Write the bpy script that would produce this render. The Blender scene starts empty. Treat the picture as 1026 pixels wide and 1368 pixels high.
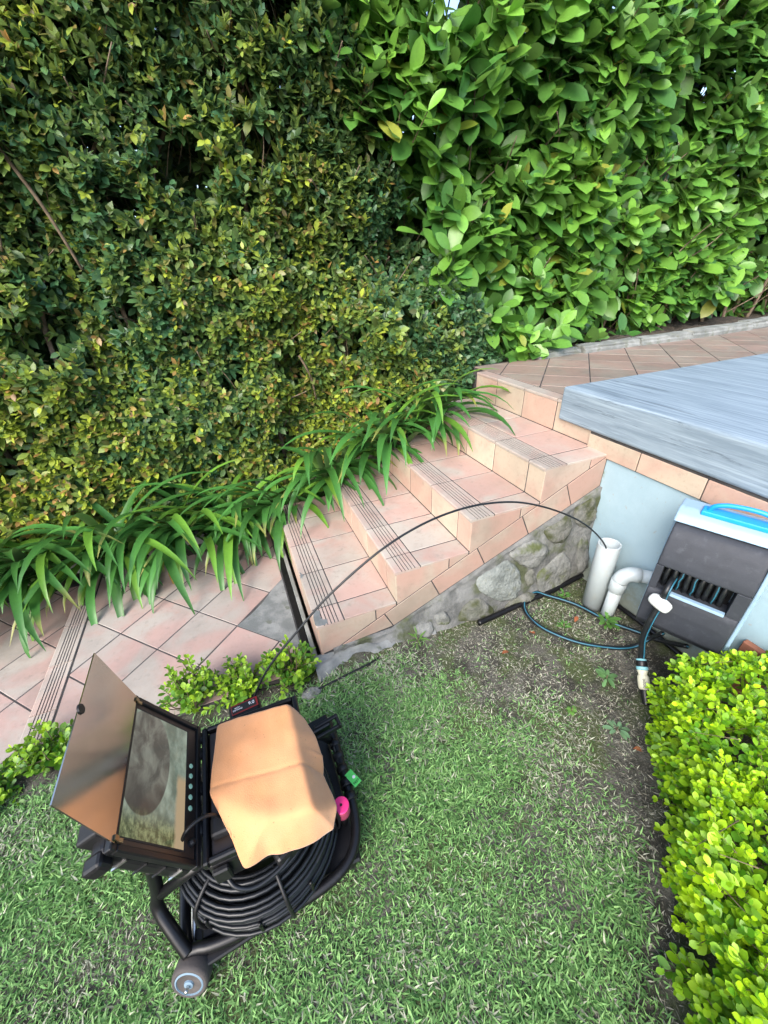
import bpy, bmesh, math, random
import numpy as np
from mathutils import Vector, Matrix

random.seed(11)
rng = np.random.default_rng(11)
scene = bpy.context.scene
col = scene.collection

# ------------------------------------------------------------------ camera
CAM = np.array([-0.1445, -1.3932, 1.6611])
CR = np.array([0.92697624, -0.37288219, -0.04091362])
CU = np.array([0.22650782, 0.46945478, 0.8534087])
CF = np.array([0.29901381, 0.80035685, -0.51963416])
FOC = 525.454
cam_data = bpy.data.cameras.new('camera')
cam = bpy.data.objects.new('camera', cam_data)
col.objects.link(cam)
cam_data.sensor_fit = 'HORIZONTAL'
cam_data.sensor_width = 36.0
cam_data.lens = FOC / 1026.0 * 36.0
cam_data.clip_start = 0.02
cam_data.clip_end = 2000
cam.matrix_world = Matrix(((CR[0], CU[0], -CF[0], CAM[0]), (CR[1], CU[1], -CF[1], CAM[1]),
                           (CR[2], CU[2], -CF[2], CAM[2]), (0, 0, 0, 1)))
scene.camera = cam

# ------------------------------------------------------------------ light
world = bpy.data.worlds.new('World')
scene.world = world
world.use_nodes = True
wn = world.node_tree
wn.nodes.clear()
sky = wn.nodes.new('ShaderNodeTexSky')
sky.sky_type = 'NISHITA'
sky.sun_disc = False
SUN_EL, SUN_AZ = math.radians(40), math.radians(226)      # azimuth clockwise from +Y
sky.sun_elevation = SUN_EL
sky.sun_rotation = SUN_AZ
sky.air_density = 1.0
sky.dust_density = 2.5
sky.ozone_density = 1.0
bg = wn.nodes.new('ShaderNodeBackground')
bg.inputs['Strength'].default_value = 0.15
wo = wn.nodes.new('ShaderNodeOutputWorld')
wn.links.new(sky.outputs[0], bg.inputs[0])
wn.links.new(bg.outputs[0], wo.inputs[0])
sl = bpy.data.lights.new('sun', 'SUN')
sl.energy = 1.15
sl.angle = math.radians(35)
sl.color = (1.0, 0.965, 0.92)
so = bpy.data.objects.new('sun', sl)
col.objects.link(so)
sd = Vector((math.sin(SUN_AZ) * math.cos(SUN_EL), math.cos(SUN_AZ) * math.cos(SUN_EL), math.sin(SUN_EL)))
so.rotation_euler = sd.to_track_quat('Z', 'Y').to_euler()
so.location = sd * 30
scene.view_settings.view_transform = 'Standard'
scene.view_settings.look = 'None'
scene.view_settings.gamma = 1.0
scene.view_settings.use_curve_mapping = False
scene.view_settings.exposure = 1.72

# ------------------------------------------------------------------ materials
MATS = {}
class NB:
    def __init__(s, name):
        s.m = bpy.data.materials.new(name); s.m.use_nodes = True
        s.t = s.m.node_tree; s.t.nodes.clear()
        s.out = s.n('ShaderNodeOutputMaterial')
        MATS[name] = s.m
    def n(s, typ, **kw):
        x = s.t.nodes.new(typ)
        for k, v in kw.items(): setattr(x, k, v)
        return x
    def l(s, a, b): s.t.links.new(a, b)
    def bsdf(s, rough=.6, metal=0., spec=.5):
        b = s.n('ShaderNodeBsdfPrincipled')
        b.inputs['Roughness'].default_value = rough
        b.inputs['Metallic'].default_value = metal
        b.inputs['Specular IOR Level'].default_value = spec
        return b
    def noise(s, vec, scale, detail=4, rough=.55, dist=0.):
        x = s.n('ShaderNodeTexNoise')
        x.inputs['Scale'].default_value = scale; x.inputs['Detail'].default_value = detail
        x.inputs['Roughness'].default_value = rough; x.inputs['Distortion'].default_value = dist
        s.l(vec, x.inputs['Vector']); return x.outputs['Fac']
    def ramp(s, fac, a, b):
        x = s.n('ShaderNodeMapRange'); x.interpolation_type = 'SMOOTHSTEP'
        x.inputs['From Min'].default_value = a; x.inputs['From Max'].default_value = b
        s.l(fac, x.inputs['Value']); return x.outputs['Result']
    def mix(s, fac, a, b, mode='MIX'):
        x = s.n('ShaderNodeMix', data_type='RGBA', blend_type=mode)
        for sock, v in ((x.inputs[0], fac), (x.inputs[6], a), (x.inputs[7], b)):
            if hasattr(v, 'is_linked') or hasattr(v, 'links'): s.l(v, sock)
            elif isinstance(v, (int, float)): sock.default_value = v
            else: sock.default_value = (*v, 1)
        return x.outputs[2]
    def math(s, op, a, b=None):
        x = s.n('ShaderNodeMath', operation=op)
        for i, v in enumerate((a, b)):
            if v is None: continue
            if isinstance(v, (int, float)): x.inputs[i].default_value = v
            else: s.l(v, x.inputs[i])
        return x.outputs[0]
    def bump(s, h, strength, dist=.01):
        x = s.n('ShaderNodeBump'); x.inputs['Strength'].default_value = strength
        x.inputs['Distance'].default_value = dist
        s.l(h, x.inputs['Height']); return x.outputs['Normal']
    def pos(s): return s.n('ShaderNodeNewGeometry').outputs['Position']
    def objco(s, randomise=True):
        tc = s.n('ShaderNodeTexCoord')
        if not randomise: return tc.outputs['Object']
        oi = s.n('ShaderNodeObjectInfo')
        m = s.n('ShaderNodeMath', operation='MULTIPLY'); m.inputs[1].default_value = 37.0
        s.l(oi.outputs['Random'], m.inputs[0])
        v = s.n('ShaderNodeVectorMath', operation='ADD')
        s.l(tc.outputs['Object'], v.inputs[0]); s.l(m.outputs[0], v.inputs[1])
        return v.outputs[0]
    def scaled(s, vec, sc):
        v = s.n('ShaderNodeVectorMath', operation='MULTIPLY'); s.l(vec, v.inputs[0])
        v.inputs[1].default_value = sc; return v.outputs[0]
    def done(s, sh):
        s.l(sh, s.out.inputs['Surface']); return s.m

def mottled(name, c1, c2, scale=8, rough=.7, metal=0., spec=.4, c3=None, scale3=40, thr3=(.58, .72), bump=.3, bscale=60, bdist=.004, lo=.35, hi=.65, world=True):
    b = NB(name); v = b.pos() if world else b.objco()
    f = b.ramp(b.noise(v, scale, 5), lo, hi)
    c = b.mix(f, c1, c2)
    if c3 is not None:
        c = b.mix(b.ramp(b.noise(v, scale3, 4), *thr3), c, c3)
    p = b.bsdf(rough, metal, spec); b.l(c, p.inputs['Base Color'])
    r = b.math('ADD', b.math('MULTIPLY', b.noise(v, scale * 3, 3), .25), rough - .125)
    b.l(r, p.inputs['Roughness'])
    if bump: b.l(b.bump(b.noise(v, bscale, 4), bump, bdist), p.inputs['Normal'])
    return b.done(p.outputs[0])

def tile_mat(name, cream, pink, dirt, dirt_amt=.35, rough=.5):
    b = NB(name)
    oi = b.n('ShaderNodeObjectInfo').outputs['Random']
    v = b.objco(); w = b.pos()
    blush = b.noise(v, 4.2, 3, .5, .6)
    thr = b.math('SUBTRACT', blush, b.math('MULTIPLY', b.math('SUBTRACT', oi, .5), .22))
    f = b.ramp(thr, .38, .66)
    c = b.mix(f, pink, cream)
    c = b.mix(b.math('MULTIPLY', b.ramp(b.noise(v, 55, 4), .5, .8), .25), c, (.30, .17, .11))
    val = b.math('ADD', .88, b.math('MULTIPLY', b.math('FRACT', b.math('MULTIPLY', oi, 7.31)), .2))
    hv = b.n('ShaderNodeHueSaturation'); b.l(val, hv.inputs['Value']); b.l(c, hv.inputs['Color'])
    d = b.math('MULTIPLY', b.ramp(b.noise(w, 3.5, 6, .65), .42, .72), dirt_amt)
    c = b.mix(d, hv.outputs[0], dirt)
    d2 = b.math('MULTIPLY', b.ramp(b.noise(w, 19, 5, .7), .56, .72), .45)
    c = b.mix(d2, c, dirt)
    p = b.bsdf(rough, 0, .4); b.l(c, p.inputs['Base Color'])
    b.l(b.math('ADD', rough - .1, b.math('MULTIPLY', b.noise(w, 24, 4), .25)), p.inputs['Roughness'])
    b.l(b.bump(b.noise(w, 140, 3), .12, .003), p.inputs['Normal'])
    return b.done(p.outputs[0])

def leaf_mat(name, rough=.32, transl=.22, spec=.5, vein=0.):
    b = NB(name)
    a = b.n('ShaderNodeAttribute', attribute_name='tint')
    c = a.outputs['Color']
    v = b.pos()
    n = b.noise(v, 45, 3)
    hv = b.n('ShaderNodeHueSaturation'); b.l(c, hv.inputs['Color'])
    b.l(b.math('ADD', .78, b.math('MULTIPLY', n, .44)), hv.inputs['Value'])
    c = hv.outputs[0]
    geo = b.n('ShaderNodeNewGeometry')
    c = b.mix(b.math('MULTIPLY', geo.outputs['Backfacing'], .45), c, (.17, .24, .10))
    p = b.bsdf(rough, 0, spec); b.l(c, p.inputs['Base Color'])
    b.l(b.math('ADD', rough - .06, b.math('MULTIPLY', b.noise(v, 30, 3), .2)), p.inputs['Roughness'])
    b.l(b.bump(b.noise(v, 120, 2), .1, .002), p.inputs['Normal'])
    tr = b.n('ShaderNodeBsdfTranslucent')
    hv2 = b.n('ShaderNodeHueSaturation'); hv2.inputs['Value'].default_value = 1.35
    hv2.inputs['Saturation'].default_value = 1.1; b.l(c, hv2.inputs['Color'])
    b.l(hv2.outputs[0], tr.inputs['Color'])
    mx = b.n('ShaderNodeMixShader'); mx.inputs[0].default_value = transl
    b.l(p.outputs[0], mx.inputs[1]); b.l(tr.outputs[0], mx.inputs[2])
    return b.done(mx.outputs[0])

def plain(name, c, rough=.5, metal=0., spec=.5, bump=0., bscale=200, var=.15, scratch=None):
    b = NB(name); v = b.pos()
    p = b.bsdf(rough, metal, spec)
    hv = b.n('ShaderNodeHueSaturation'); hv.inputs['Color'].default_value = (*c, 1)
    b.l(b.math('ADD', 1 - var, b.math('MULTIPLY', b.noise(v, 18, 5), var * 2)), hv.inputs['Value'])
    cc = hv.outputs[0]
    if scratch is not None:
        cc = b.mix(b.math('MULTIPLY', b.ramp(b.noise(v, 26, 6, .7), .52, .72), .5), cc, scratch)
    b.l(cc, p.inputs['Base Color'])
    b.l(b.math('ADD', max(.02, rough - .1), b.math('MULTIPLY', b.noise(v, 35, 4), .2)), p.inputs['Roughness'])
    if bump: b.l(b.bump(b.noise(v, bscale, 3), bump, .002), p.inputs['Normal'])
    return b.done(p.outputs[0])

tile_mat('riser_tile', (.46, .385, .295), (.455, .305, .24), (.24, .195, .155), .3)
tile_mat('side_tile', (.38, .305, .245), (.39, .255, .205), (.22, .18, .145), .55)  # riser tile made duller and pinker: shade put into the colour, plus dirt splash
tile_mat('tread_tile', (.40, .355, .305), (.42, .285, .24), (.20, .175, .15), .35)
tile_mat('path_tile', (.345, .31, .275), (.37, .255, .225), (.17, .155, .14), .45)
tile_mat('landing_tile', (.25, .21, .175), (.255, .18, .15), (.13, .115, .10), .5)
tile_mat('nosing_tile', (.38, .335, .29), (.38, .28, .24), (.17, .155, .14), .35)
mottled('grout', (.035, .033, .034), (.06, .057, .055), 14, .9)
mottled('concrete', (.12, .13, .128), (.21, .22, .215), 9, .9, c3=(.10, .11, .09), scale3=14, bump=.6, bscale=90)
mottled('mortar', (.085, .088, .085), (.165, .168, .162), 10, .92, c3=(.06, .07, .035), scale3=7, thr3=(.5, .68), bump=.8, bscale=50, bdist=.01)
mottled('pale_stone', (.21, .23, .215), (.13, .145, .135), 12, .85, c3=(.15, .16, .13), scale3=22, thr3=(.56, .7), bump=.9, bscale=60, bdist=.012)
mottled('grey_stone', (.11, .115, .105), (.19, .195, .185), 11, .9, c3=(.07, .085, .03), scale3=9, thr3=(.50, .70), bump=1., bscale=45, bdist=.012)
mottled('mossy_stone', (.09, .095, .075), (.16, .16, .145), 9, .92, c3=(.045, .052, .02), scale3=11, thr3=(.44, .66), bump=.9, bscale=45, bdist=.012)
mottled('kerb_stone', (.15, .16, .15), (.25, .26, .245), 8, .85, c3=(.15, .16, .13), scale3=12, thr3=(.5, .68), bump=.6, bscale=60)
mottled('white_edging', (.24, .235, .22), (.36, .35, .33), 8, .8, c3=(.2, .19, .15), scale3=14)
mottled('soil', (.035, .028, .02), (.075, .06, .045), 16, .95, c3=(.16, .13, .10), scale3=90, thr3=(.6, .7), bump=1., bscale=70, bdist=.02)
mottled('timber', (.07, .06, .052), (.13, .115, .10), 10, .85, bump=.4, bscale=40)
mottled('bark', (.10, .07, .048), (.19, .145, .105), 20, .9, bump=.6, bscale=80)
mottled('twig', (.07, .05, .03), (.15, .11, .07), 20, .85)

def lawn_soil():
    b = NB('lawn_soil'); v = b.pos()
    c = b.mix(b.ramp(b.noise(v, 7, 6, .65), .4, .62), (.045, .043, .034), (.115, .11, .092))
    c = b.mix(b.ramp(b.noise(v, 4.3, 5), .46, .62), c, (.07, .088, .036))
    c = b.mix(b.math('MULTIPLY', b.ramp(b.noise(v, 120, 3), .56, .68), .55), c, (.26, .255, .21))
    p = b.bsdf(.95, 0, .2); b.l(c, p.inputs['Base Color'])
    b.l(b.bump(b.noise(v, 60, 5, .7), 1., .02), p.inputs['Normal'])
    b.done(p.outputs[0])
lawn_soil()

def wall_paint():
    b = NB('wall_paint'); v = b.pos()
    sp = b.n('ShaderNodeSeparateXYZ'); b.l(v, sp.inputs[0])
    c = b.mix(b.ramp(b.noise(v, 5, 5), .35, .7), (.30, .41, .46), (.26, .365, .415))
    st = b.math('ADD', b.math('MULTIPLY', sp.outputs[2], -3.2), b.math('MULTIPLY', b.noise(v, 9, 6, .7), 1.6))
    c = b.mix(b.math('MULTIPLY', b.ramp(st, .15, .85), .75), c, (.17, .17, .11))      # mould rising from the soil
    ed = b.math('ADD', b.math('MULTIPLY', sp.outputs[1], 6.), b.math('MULTIPLY', b.noise(v, 14, 6, .7), 1.2))
    c = b.mix(b.math('MULTIPLY', b.ramp(ed, .55, .8), .7), c, (.16, .18, .08))
    c = b.mix(b.math('MULTIPLY', b.ramp(b.noise(v, 34, 4), .66, .72), .6), c, (.3, .29, .25))
    p = b.bsdf(.75, 0, .3); b.l(c, p.inputs['Base Color'])
    b.l(b.bump(b.noise(v, 30, 5), .35, .006), p.inputs['Normal'])
    b.done(p.outputs[0])
wall_paint()

def slab_stone():
    b = NB('slab_stone'); v = b.pos()
    s1 = b.noise(b.scaled(v, (26, 1.9, 34)), 1., 9, .72, .35)
    s2 = b.noise(b.scaled(v, (75, 2.2, 90)), 1., 4, .6)
    c = b.mix(b.ramp(s1, .40, .60), (.155, .205, .25), (.215, .275, .325))
    c = b.mix(b.math('MULTIPLY', b.ramp(s2, .50, .62), .65), c, (.29, .36, .415))
    vein = b.noise(b.scaled(v, (15, 1.5, 20)), 1., 9, .74, .6)
    c = b.mix(b.math('MULTIPLY', b.ramp(vein, .56, .64), .7), c, (.075, .10, .125))
    v2 = b.noise(b.scaled(v, (44, 3.2, 55)), 1., 6, .72)
    c = b.mix(b.math('MULTIPLY', b.ramp(v2, .60, .72), .5), c, (.07, .10, .13))
    p = b.bsdf(.55, 0, .4); b.l(c, p.inputs['Base Color'])
    b.l(b.bump(s2, .25, .004), p.inputs['Normal'])
    b.done(p.outputs[0])
slab_stone()

leaf_mat('big_leaf', .33, .25, .5)
leaf_mat('small_leaf', .36, .27, .45)
leaf_mat('box_leaf', .38, .28, .4)
leaf_mat('strap_leaf', .36, .16, .45)
leaf_mat('grass_blade', .55, .25, .25)
leaf_mat('dry_leaf', .7, .1, .2)
plain('pvc', (.41, .465, .48), .4, var=.08, scratch=(.42, .42, .38))
plain('pvc_inside', (.55, .56, .54), .5)
plain('black_plastic', (.007, .007, .008), .38, var=.4, spec=.35, scratch=(.026, .025, .024))
plain('black_rubber', (.009, .009, .010), .45, var=.3, spec=.35, scratch=(.03, .029, .028))
plain('black_tube', (.006, .006, .007), .34, var=.4, spec=.35, scratch=(.02, .02, .02))
plain('bezel', (.022, .015, .012), .38, var=.3)
plain('cable_skin', (.008, .010, .013), .36, var=.3, spec=.4, scratch=(.025, .026, .028))
plain('steel', (.55, .55, .54), .3, metal=1.)
plain('tyre_grey', (.065, .058, .055), .75, bump=.3, spec=.25, scratch=(.11, .10, .092))
plain('hub_plastic', (.15, .22, .28), .65, spec=.2, scratch=(.18, .22, .25))
plain('hose_black', (.008, .010, .012), .38, spec=.4, scratch=(.03, .03, .03))
plain('hose_blue', (.02, .115, .17), .4)
plain('reel_grey', (.032, .036, .045), .6, bump=.2, spec=.28, scratch=(.062, .068, .08), var=.25)
plain('reel_light', (.22, .33, .43), .45, scratch=(.17, .25, .33), var=.12)
plain('handle_blue', (.01, .26, .62), .4)
plain('stop_white', (.60, .63, .62), .45, scratch=(.33, .32, .27))
plain('cream_plastic', (.58, .56, .42), .45)
plain('aqua_plastic', (.20, .44, .48), .45)
plain('pink_tape', (.85, .035, .22), .5)
plain('pink_tape_side', (.30, .05, .09), .5)
plain('green_tag', (.10, .62, .12), .5)
plain('white_mark', (.8, .8, .8), .5)
plain('black_mark', (.01, .01, .01), .6)
plain('red_mark', (.22, .012, .012), .45)
plain('button_green', (.42, .68, .45), .5)
plain('brass', (.30, .25, .16), .4, metal=1.)
plain('brick_red', (.25, .10, .06), .85, bump=.5)

def cloth_mat():
    b = NB('orange_cloth'); v = b.pos()
    c = b.mix(b.ramp(b.noise(v, 9, 5), .35, .7), (.58, .285, .135), (.55, .255, .11))
    c = b.mix(b.math('MULTIPLY', b.ramp(b.noise(v, 75, 5, .7), .64, .70), .7), c, (.20, .10, .055))
    c = b.mix(b.math('MULTIPLY', b.ramp(b.noise(v, 14, 6, .7), .52, .72), .28), c, (.40, .18, .08))
    p = b.bsdf(.95, 0, .1); b.l(c, p.inputs['Base Color'])
    p.inputs['Sheen Weight'].default_value = .3
    b.l(b.bump(b.math('ADD', b.noise(v, 420, 2), b.math('MULTIPLY', b.noise(v, 26, 4, .5), 1.2)), .35, .003), p.inputs['Normal'])
    b.done(p.outputs[0])
cloth_mat()

def flap_mat():
    b = NB('satin_metal'); v = b.pos()
    p = b.bsdf(.2, 1., .5); p.inputs['Base Color'].default_value = (.50, .475, .44, 1)
    b.l(b.math('ADD', .09, b.math('MULTIPLY', b.noise(v, 26, 5), .12)), p.inputs['Roughness'])
    b.done(p.outputs[0])
flap_mat()

def screen_mat():
    b = NB('screen'); tc = b.n('ShaderNodeTexCoord'); v = tc.outputs['UV']
    sp = b.n('ShaderNodeSeparateXYZ'); b.l(v, sp.inputs[0])
    x, y = sp.outputs[0], sp.outputs[1]
    n = b.noise(v, 3.5, 5, .6)
    base = b.mix(b.ramp(n, .35, .68), (.10, .13, .10), (.27, .33, .27))
    base = b.mix(b.math('MULTIPLY', b.ramp(b.noise(v, 9, 5, .7), .45, .75), .5), base, (.16, .17, .11))
    # pipe mouth: a dark ellipse on the left of the picture
    dx = b.math('DIVIDE', b.math('SUBTRACT', x, .26), .42)
    dy = b.math('DIVIDE', b.math('SUBTRACT', y, .60), .44)
    r2 = b.math('ADD', b.math('MULTIPLY', dx, dx), b.math('MULTIPLY', dy, dy))
    inside = b.ramp(r2, 1.04, .97)
    pipe = b.mix(b.ramp(b.noise(v, 5, 5, .6, .5), .35, .7), (.055, .055, .045), (.17, .18, .15))
    pipe = b.mix(b.ramp(dy, -.1, -1.1), pipe, (.03, .028, .022))
    c = b.mix(inside, base, pipe)
    low = b.ramp(y, .24, .06)
    c = b.mix(low, c, b.mix(b.ramp(b.noise(v, 14, 5, .7), .4, .65), (.05, .06, .02), (.22, .25, .12)))
    right = b.math('MULTIPLY', b.ramp(b.math('ADD', x, b.math('MULTIPLY', n, .12)), .86, .93), b.ramp(y, .58, .5))
    c = b.mix(right, c, (.36, .27, .16))
    e = b.n('ShaderNodeEmission'); b.l(c, e.inputs['Color']); e.inputs['Strength'].default_value = .36
    g = b.bsdf(.12, 0, .28); g.inputs['Base Color'].default_value = (.02, .02, .02, 1)
    a = b.n('ShaderNodeAddShader'); b.l(e.outputs[0], a.inputs[0]); b.l(g.outputs[0], a.inputs[1])
    b.done(a.outputs[0])
screen_mat()

# ------------------------------------------------------------------ mesh helpers
WL = {}
def link(name, me, parent=None, wloc=(0, 0, 0)):
    o = bpy.data.objects.new(name, me); col.objects.link(o)
    w = np.array(wloc, float)
    if parent is not None:
        o.parent = parent; o.location = w - WL[parent.name]
    else: o.location = w
    WL[o.name] = w
    return o

def tagset(o, label=None, category=None, group=None, kind=None):
    if label: o['label'] = label
    if category: o['category'] = category
    if group: o['group'] = group
    if kind: o['kind'] = kind
    return o

def thing(name, loc, label, category, group=None):
    o = link(name, None, None, loc); o.empty_display_size = .05
    return tagset(o, label, category, group)

def pymesh(name, V, F, mat, smooth=False):
    me = bpy.data.meshes.new(name)
    me.from_pydata([tuple(map(float, v)) for v in V], [], [tuple(map(int, f)) for f in F])
    me.update()
    if smooth: me.polygons.foreach_set('use_smooth', [True] * len(me.polygons))
    if mat: me.materials.append(MATS[mat])
    return me

def part(name, VF, mat, parent=None, smooth=False):
    V = np.array(VF[0], float)
    c = V.mean(0); c[2] = V[:, 2].min()
    return link(name, pymesh(name, V - c, VF[1], mat, smooth), parent, c)

def join(parts):
    V, F, n = [], [], 0
    for v, f in parts:
        v = np.asarray(v, float); V.append(v)
        F += [tuple(i + n for i in q) for q in f]; n += len(v)
    return np.concatenate(V), F

def bm_out(bm):
    bm.verts.index_update()
    V = [v.co[:] for v in bm.verts]; F = [[v.index for v in f.verts] for f in bm.faces]
    bm.free(); return np.array(V), F

def box(c, s, bev=0., seg=1, M=None):
    bm = bmesh.new(); bmesh.ops.create_cube(bm, size=1)
    for v in bm.verts: v.co = Vector((v.co.x * s[0], v.co.y * s[1], v.co.z * s[2]))
    if bev: bmesh.ops.bevel(bm, geom=bm.edges[:], offset=bev, segments=seg, affect='EDGES', profile=.5)
    V, F = bm_out(bm)
    if M is not None: V = V @ np.array(M).T
    return V + np.array(c), F

def span(x0, x1, y0, y1, z0, z1, bev=0., seg=1):
    return box(((x0 + x1) / 2, (y0 + y1) / 2, (z0 + z1) / 2), (x1 - x0, y1 - y0, z1 - z0), bev, seg)

def prism(poly, h0, h1, fn, bev=0., seg=1):
    """poly 2D ccw, extruded from h0 to h1; fn(u,v,h)->xyz"""
    bm = bmesh.new()
    a = [bm.verts.new((p[0], p[1], h0)) for p in poly]; b = [bm.verts.new((p[0], p[1], h1)) for p in poly]
    n = len(poly)
    bm.faces.new(a[::-1]); bm.faces.new(b)
    for i in range(n): bm.faces.new((a[i], a[(i + 1) % n], b[(i + 1) % n], b[i]))
    if bev:
        ed = [e for e in bm.edges if abs(e.verts[0].co.z - h1) < 1e-6 and abs(e.verts[1].co.z - h1) < 1e-6]
        bmesh.ops.bevel(bm, geom=ed, offset=bev, segments=seg, affect='EDGES', profile=.5)
    bmesh.ops.recalc_face_normals(bm, faces=bm.faces[:])
    V, F = bm_out(bm)
    V = np.array([fn(*v) for v in V])
    t = np.cross(np.array(fn(1, 0, 0)) - np.array(fn(0, 0, 0)), np.array(fn(0, 1, 0)) - np.array(fn(0, 0, 0)))
    if np.dot(t, np.array(fn(0, 0, 1)) - np.array(fn(0, 0, 0))) < 0: F = [f[::-1] for f in F]
    return V, F

def catmull(P, k=8, closed=False):
    P = np.array(P, float); n = len(P); out = []
    rngi = range(n if closed else n - 1)
    for i in rngi:
        if closed: p0, p1, p2, p3 = P[(i - 1) % n], P[i], P[(i + 1) % n], P[(i + 2) % n]
        else: p0, p1, p2, p3 = P[max(i - 1, 0)], P[i], P[i + 1], P[min(i + 2, n - 1)]
        for t in np.linspace(0, 1, k, endpoint=False):
            out.append(.5 * ((2 * p1) + (-p0 + p2) * t + (2 * p0 - 5 * p1 + 4 * p2 - p3) * t * t + (-p0 + 3 * p1 - 3 * p2 + p3) * t ** 3))
    if not closed: out.append(P[-1])
    return np.array(out)

def tube(P, r, n=8, closed=False, flat=1.):
    P = np.array(P, float); m = len(P)
    R = np.full(m, r) if np.isscalar(r) else np.array(r, float)
    if closed: T = np.roll(P, -1, 0) - np.roll(P, 1, 0)
    else: T = np.gradient(P, axis=0)
    T /= np.linalg.norm(T, axis=1)[:, None] + 1e-12
    ref = np.array([0, 0, 1.]) if abs(T[0][2]) < .9 else np.array([1., 0, 0])
    u = np.cross(ref, T[0]); u /= np.linalg.norm(u)
    V = []
    for i in range(m):
        u = u - T[i] * (u @ T[i]); u /= np.linalg.norm(u) + 1e-12
        w = np.cross(T[i], u)
        for a in np.linspace(0, 2 * np.pi, n, endpoint=False):
            V.append(P[i] + R[i] * (np.cos(a) * u + np.sin(a) * w * flat))
    F = []
    for i in range(m if closed else m - 1):
        j = (i + 1) % m
        for k in range(n):
            F.append((i * n + k, i * n + (k + 1) % n, j * n + (k + 1) % n, j * n + k))
    if not closed:
        F.append(tuple(range(n))[::-1]); F.append(tuple((m - 1) * n + k for k in range(n)))
    return np.array(V), F

def lathe(prof, org, axis, n=20):
    """prof list of (radius, height)"""
    axis = np.array(axis, float); axis /= np.linalg.norm(axis)
    ref = np.array([0, 0, 1.]) if abs(axis[2]) < .9 else np.array([1., 0, 0])
    u = np.cross(ref, axis); u /= np.linalg.norm(u); w = np.cross(axis, u)
    V, F = [], []
    for r, h in prof:
        for a in np.linspace(0, 2 * np.pi, n, endpoint=False):
            V.append(np.array(org) + axis * h + max(r, 1e-4) * (np.cos(a) * u + np.sin(a) * w))
    for i in range(len(prof) - 1):
        for k in range(n):
            F.append((i * n + k, i * n + (k + 1) % n, (i + 1) * n + (k + 1) % n, (i + 1) * n + k))
    F.append(tuple(range(n))[::-1]); F.append(tuple((len(prof) - 1) * n + k for k in range(n)))
    return np.array(V), F

def clip(poly, a, b, c):
    """keep a*x+b*y<=c"""
    out = []
    for i in range(len(poly)):
        p, q = poly[i], poly[(i + 1) % len(poly)]
        dp, dq = a * p[0] + b * p[1] - c, a * q[0] + b * q[1] - c
        if dp <= 0: out.append(p)
        if (dp < 0) != (dq < 0) and abs(dp - dq) > 1e-12:
            t = dp / (dp - dq)
            if 0 < t < 1: out.append((p[0] + t * (q[0] - p[0]), p[1] + t * (q[1] - p[1])))
    res = []
    for p in out:
        if not res or math.hypot(p[0] - res[-1][0], p[1] - res[-1][1]) > 1e-4: res.append(p)
    if len(res) > 1 and math.hypot(res[0][0] - res[-1][0], res[0][1] - res[-1][1]) < 1e-4: res.pop()
    return res
def area(p): return .5 * sum(p[i][0] * p[(i + 1) % len(p)][1] - p[(i + 1) % len(p)][0] * p[i][1] for i in range(len(p)))
def inset(poly, d):
    if area(poly) < 0: poly = poly[::-1]
    out = list(poly)
    for i in range(len(poly)):
        p, q = poly[i], poly[(i + 1) % len(poly)]
        ex, ey = q[0] - p[0], q[1] - p[1]; L = math.hypot(ex, ey)
        if L < 1e-6: continue
        a, b = ey / L, -ex / L
        out = clip(out, a, b, a * p[0] + b * p[1] - d)
        if len(out) < 3: return []
    return out

def proj(P):
    d = np.asarray(P, float) - CAM
    z = d @ CF
    return 513 + FOC * (d @ CR) / z, 684 - FOC * (d @ CU) / z, z

# value noise in numpy (sum of sines, cheap and smooth)
def bumps(seed, n=10, fmin=1., fmax=7.):
    r = np.random.default_rng(seed)
    a = r.uniform(0, 2 * np.pi, n); f = np.exp(r.uniform(np.log(fmin), np.log(fmax), n)); ph = r.uniform(0, 6.28, n)
    def fn(x, y):
        s = 0
        for i in range(n): s = s + np.sin(f[i] * (np.cos(a[i]) * x + np.sin(a[i]) * y) * 2 + ph[i]) / math.sqrt(n)
        return s
    return fn

# ------------------------------------------------------------------ leaves
def leaf_base(nseg, W, peak=.5, fold=.18, curl=.15, blunt=1.):
    """unit length leaf along +Y, normal +Z"""
    V, F, prev = [], [], None
    for i in range(nseg + 1):
        t = i / nseg
        z = -curl * t * t
        if i in (0, nseg):
            V.append((0, t, z)); cur = [len(V) - 1]
        else:
            tt = t ** (math.log(.5) / math.log(peak))
            w = W / 2 * math.sin(math.pi * tt) ** blunt
            V += [(-w, t, z + fold * w), (0, t, z), (w, t, z + fold * w)]
            cur = [len(V) - 3, len(V) - 2, len(V) - 1]
        if prev is not None:
            if len(prev) == 1 and len(cur) == 3: F += [(prev[0], cur[1], cur[0]), (prev[0], cur[2], cur[1])]
            elif len(prev) == 3 and len(cur) == 3: F += [(prev[0], prev[1], cur[1], cur[0]), (prev[1], prev[2], cur[2], cur[1])]
            elif len(prev) == 3: F += [(prev[0], prev[1], cur[0]), (prev[1], prev[2], cur[0])]
        prev = cur
    return np.array(V, float), F

def frames(D, N):
    D = D / (np.linalg.norm(D, axis=1)[:, None] + 1e-9)
    N = N - D * np.sum(N * D, 1)[:, None]
    N = N / (np.linalg.norm(N, axis=1)[:, None] + 1e-9)
    X = np.cross(D, N)
    return np.stack([X, D, N], axis=2)          # columns

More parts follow.
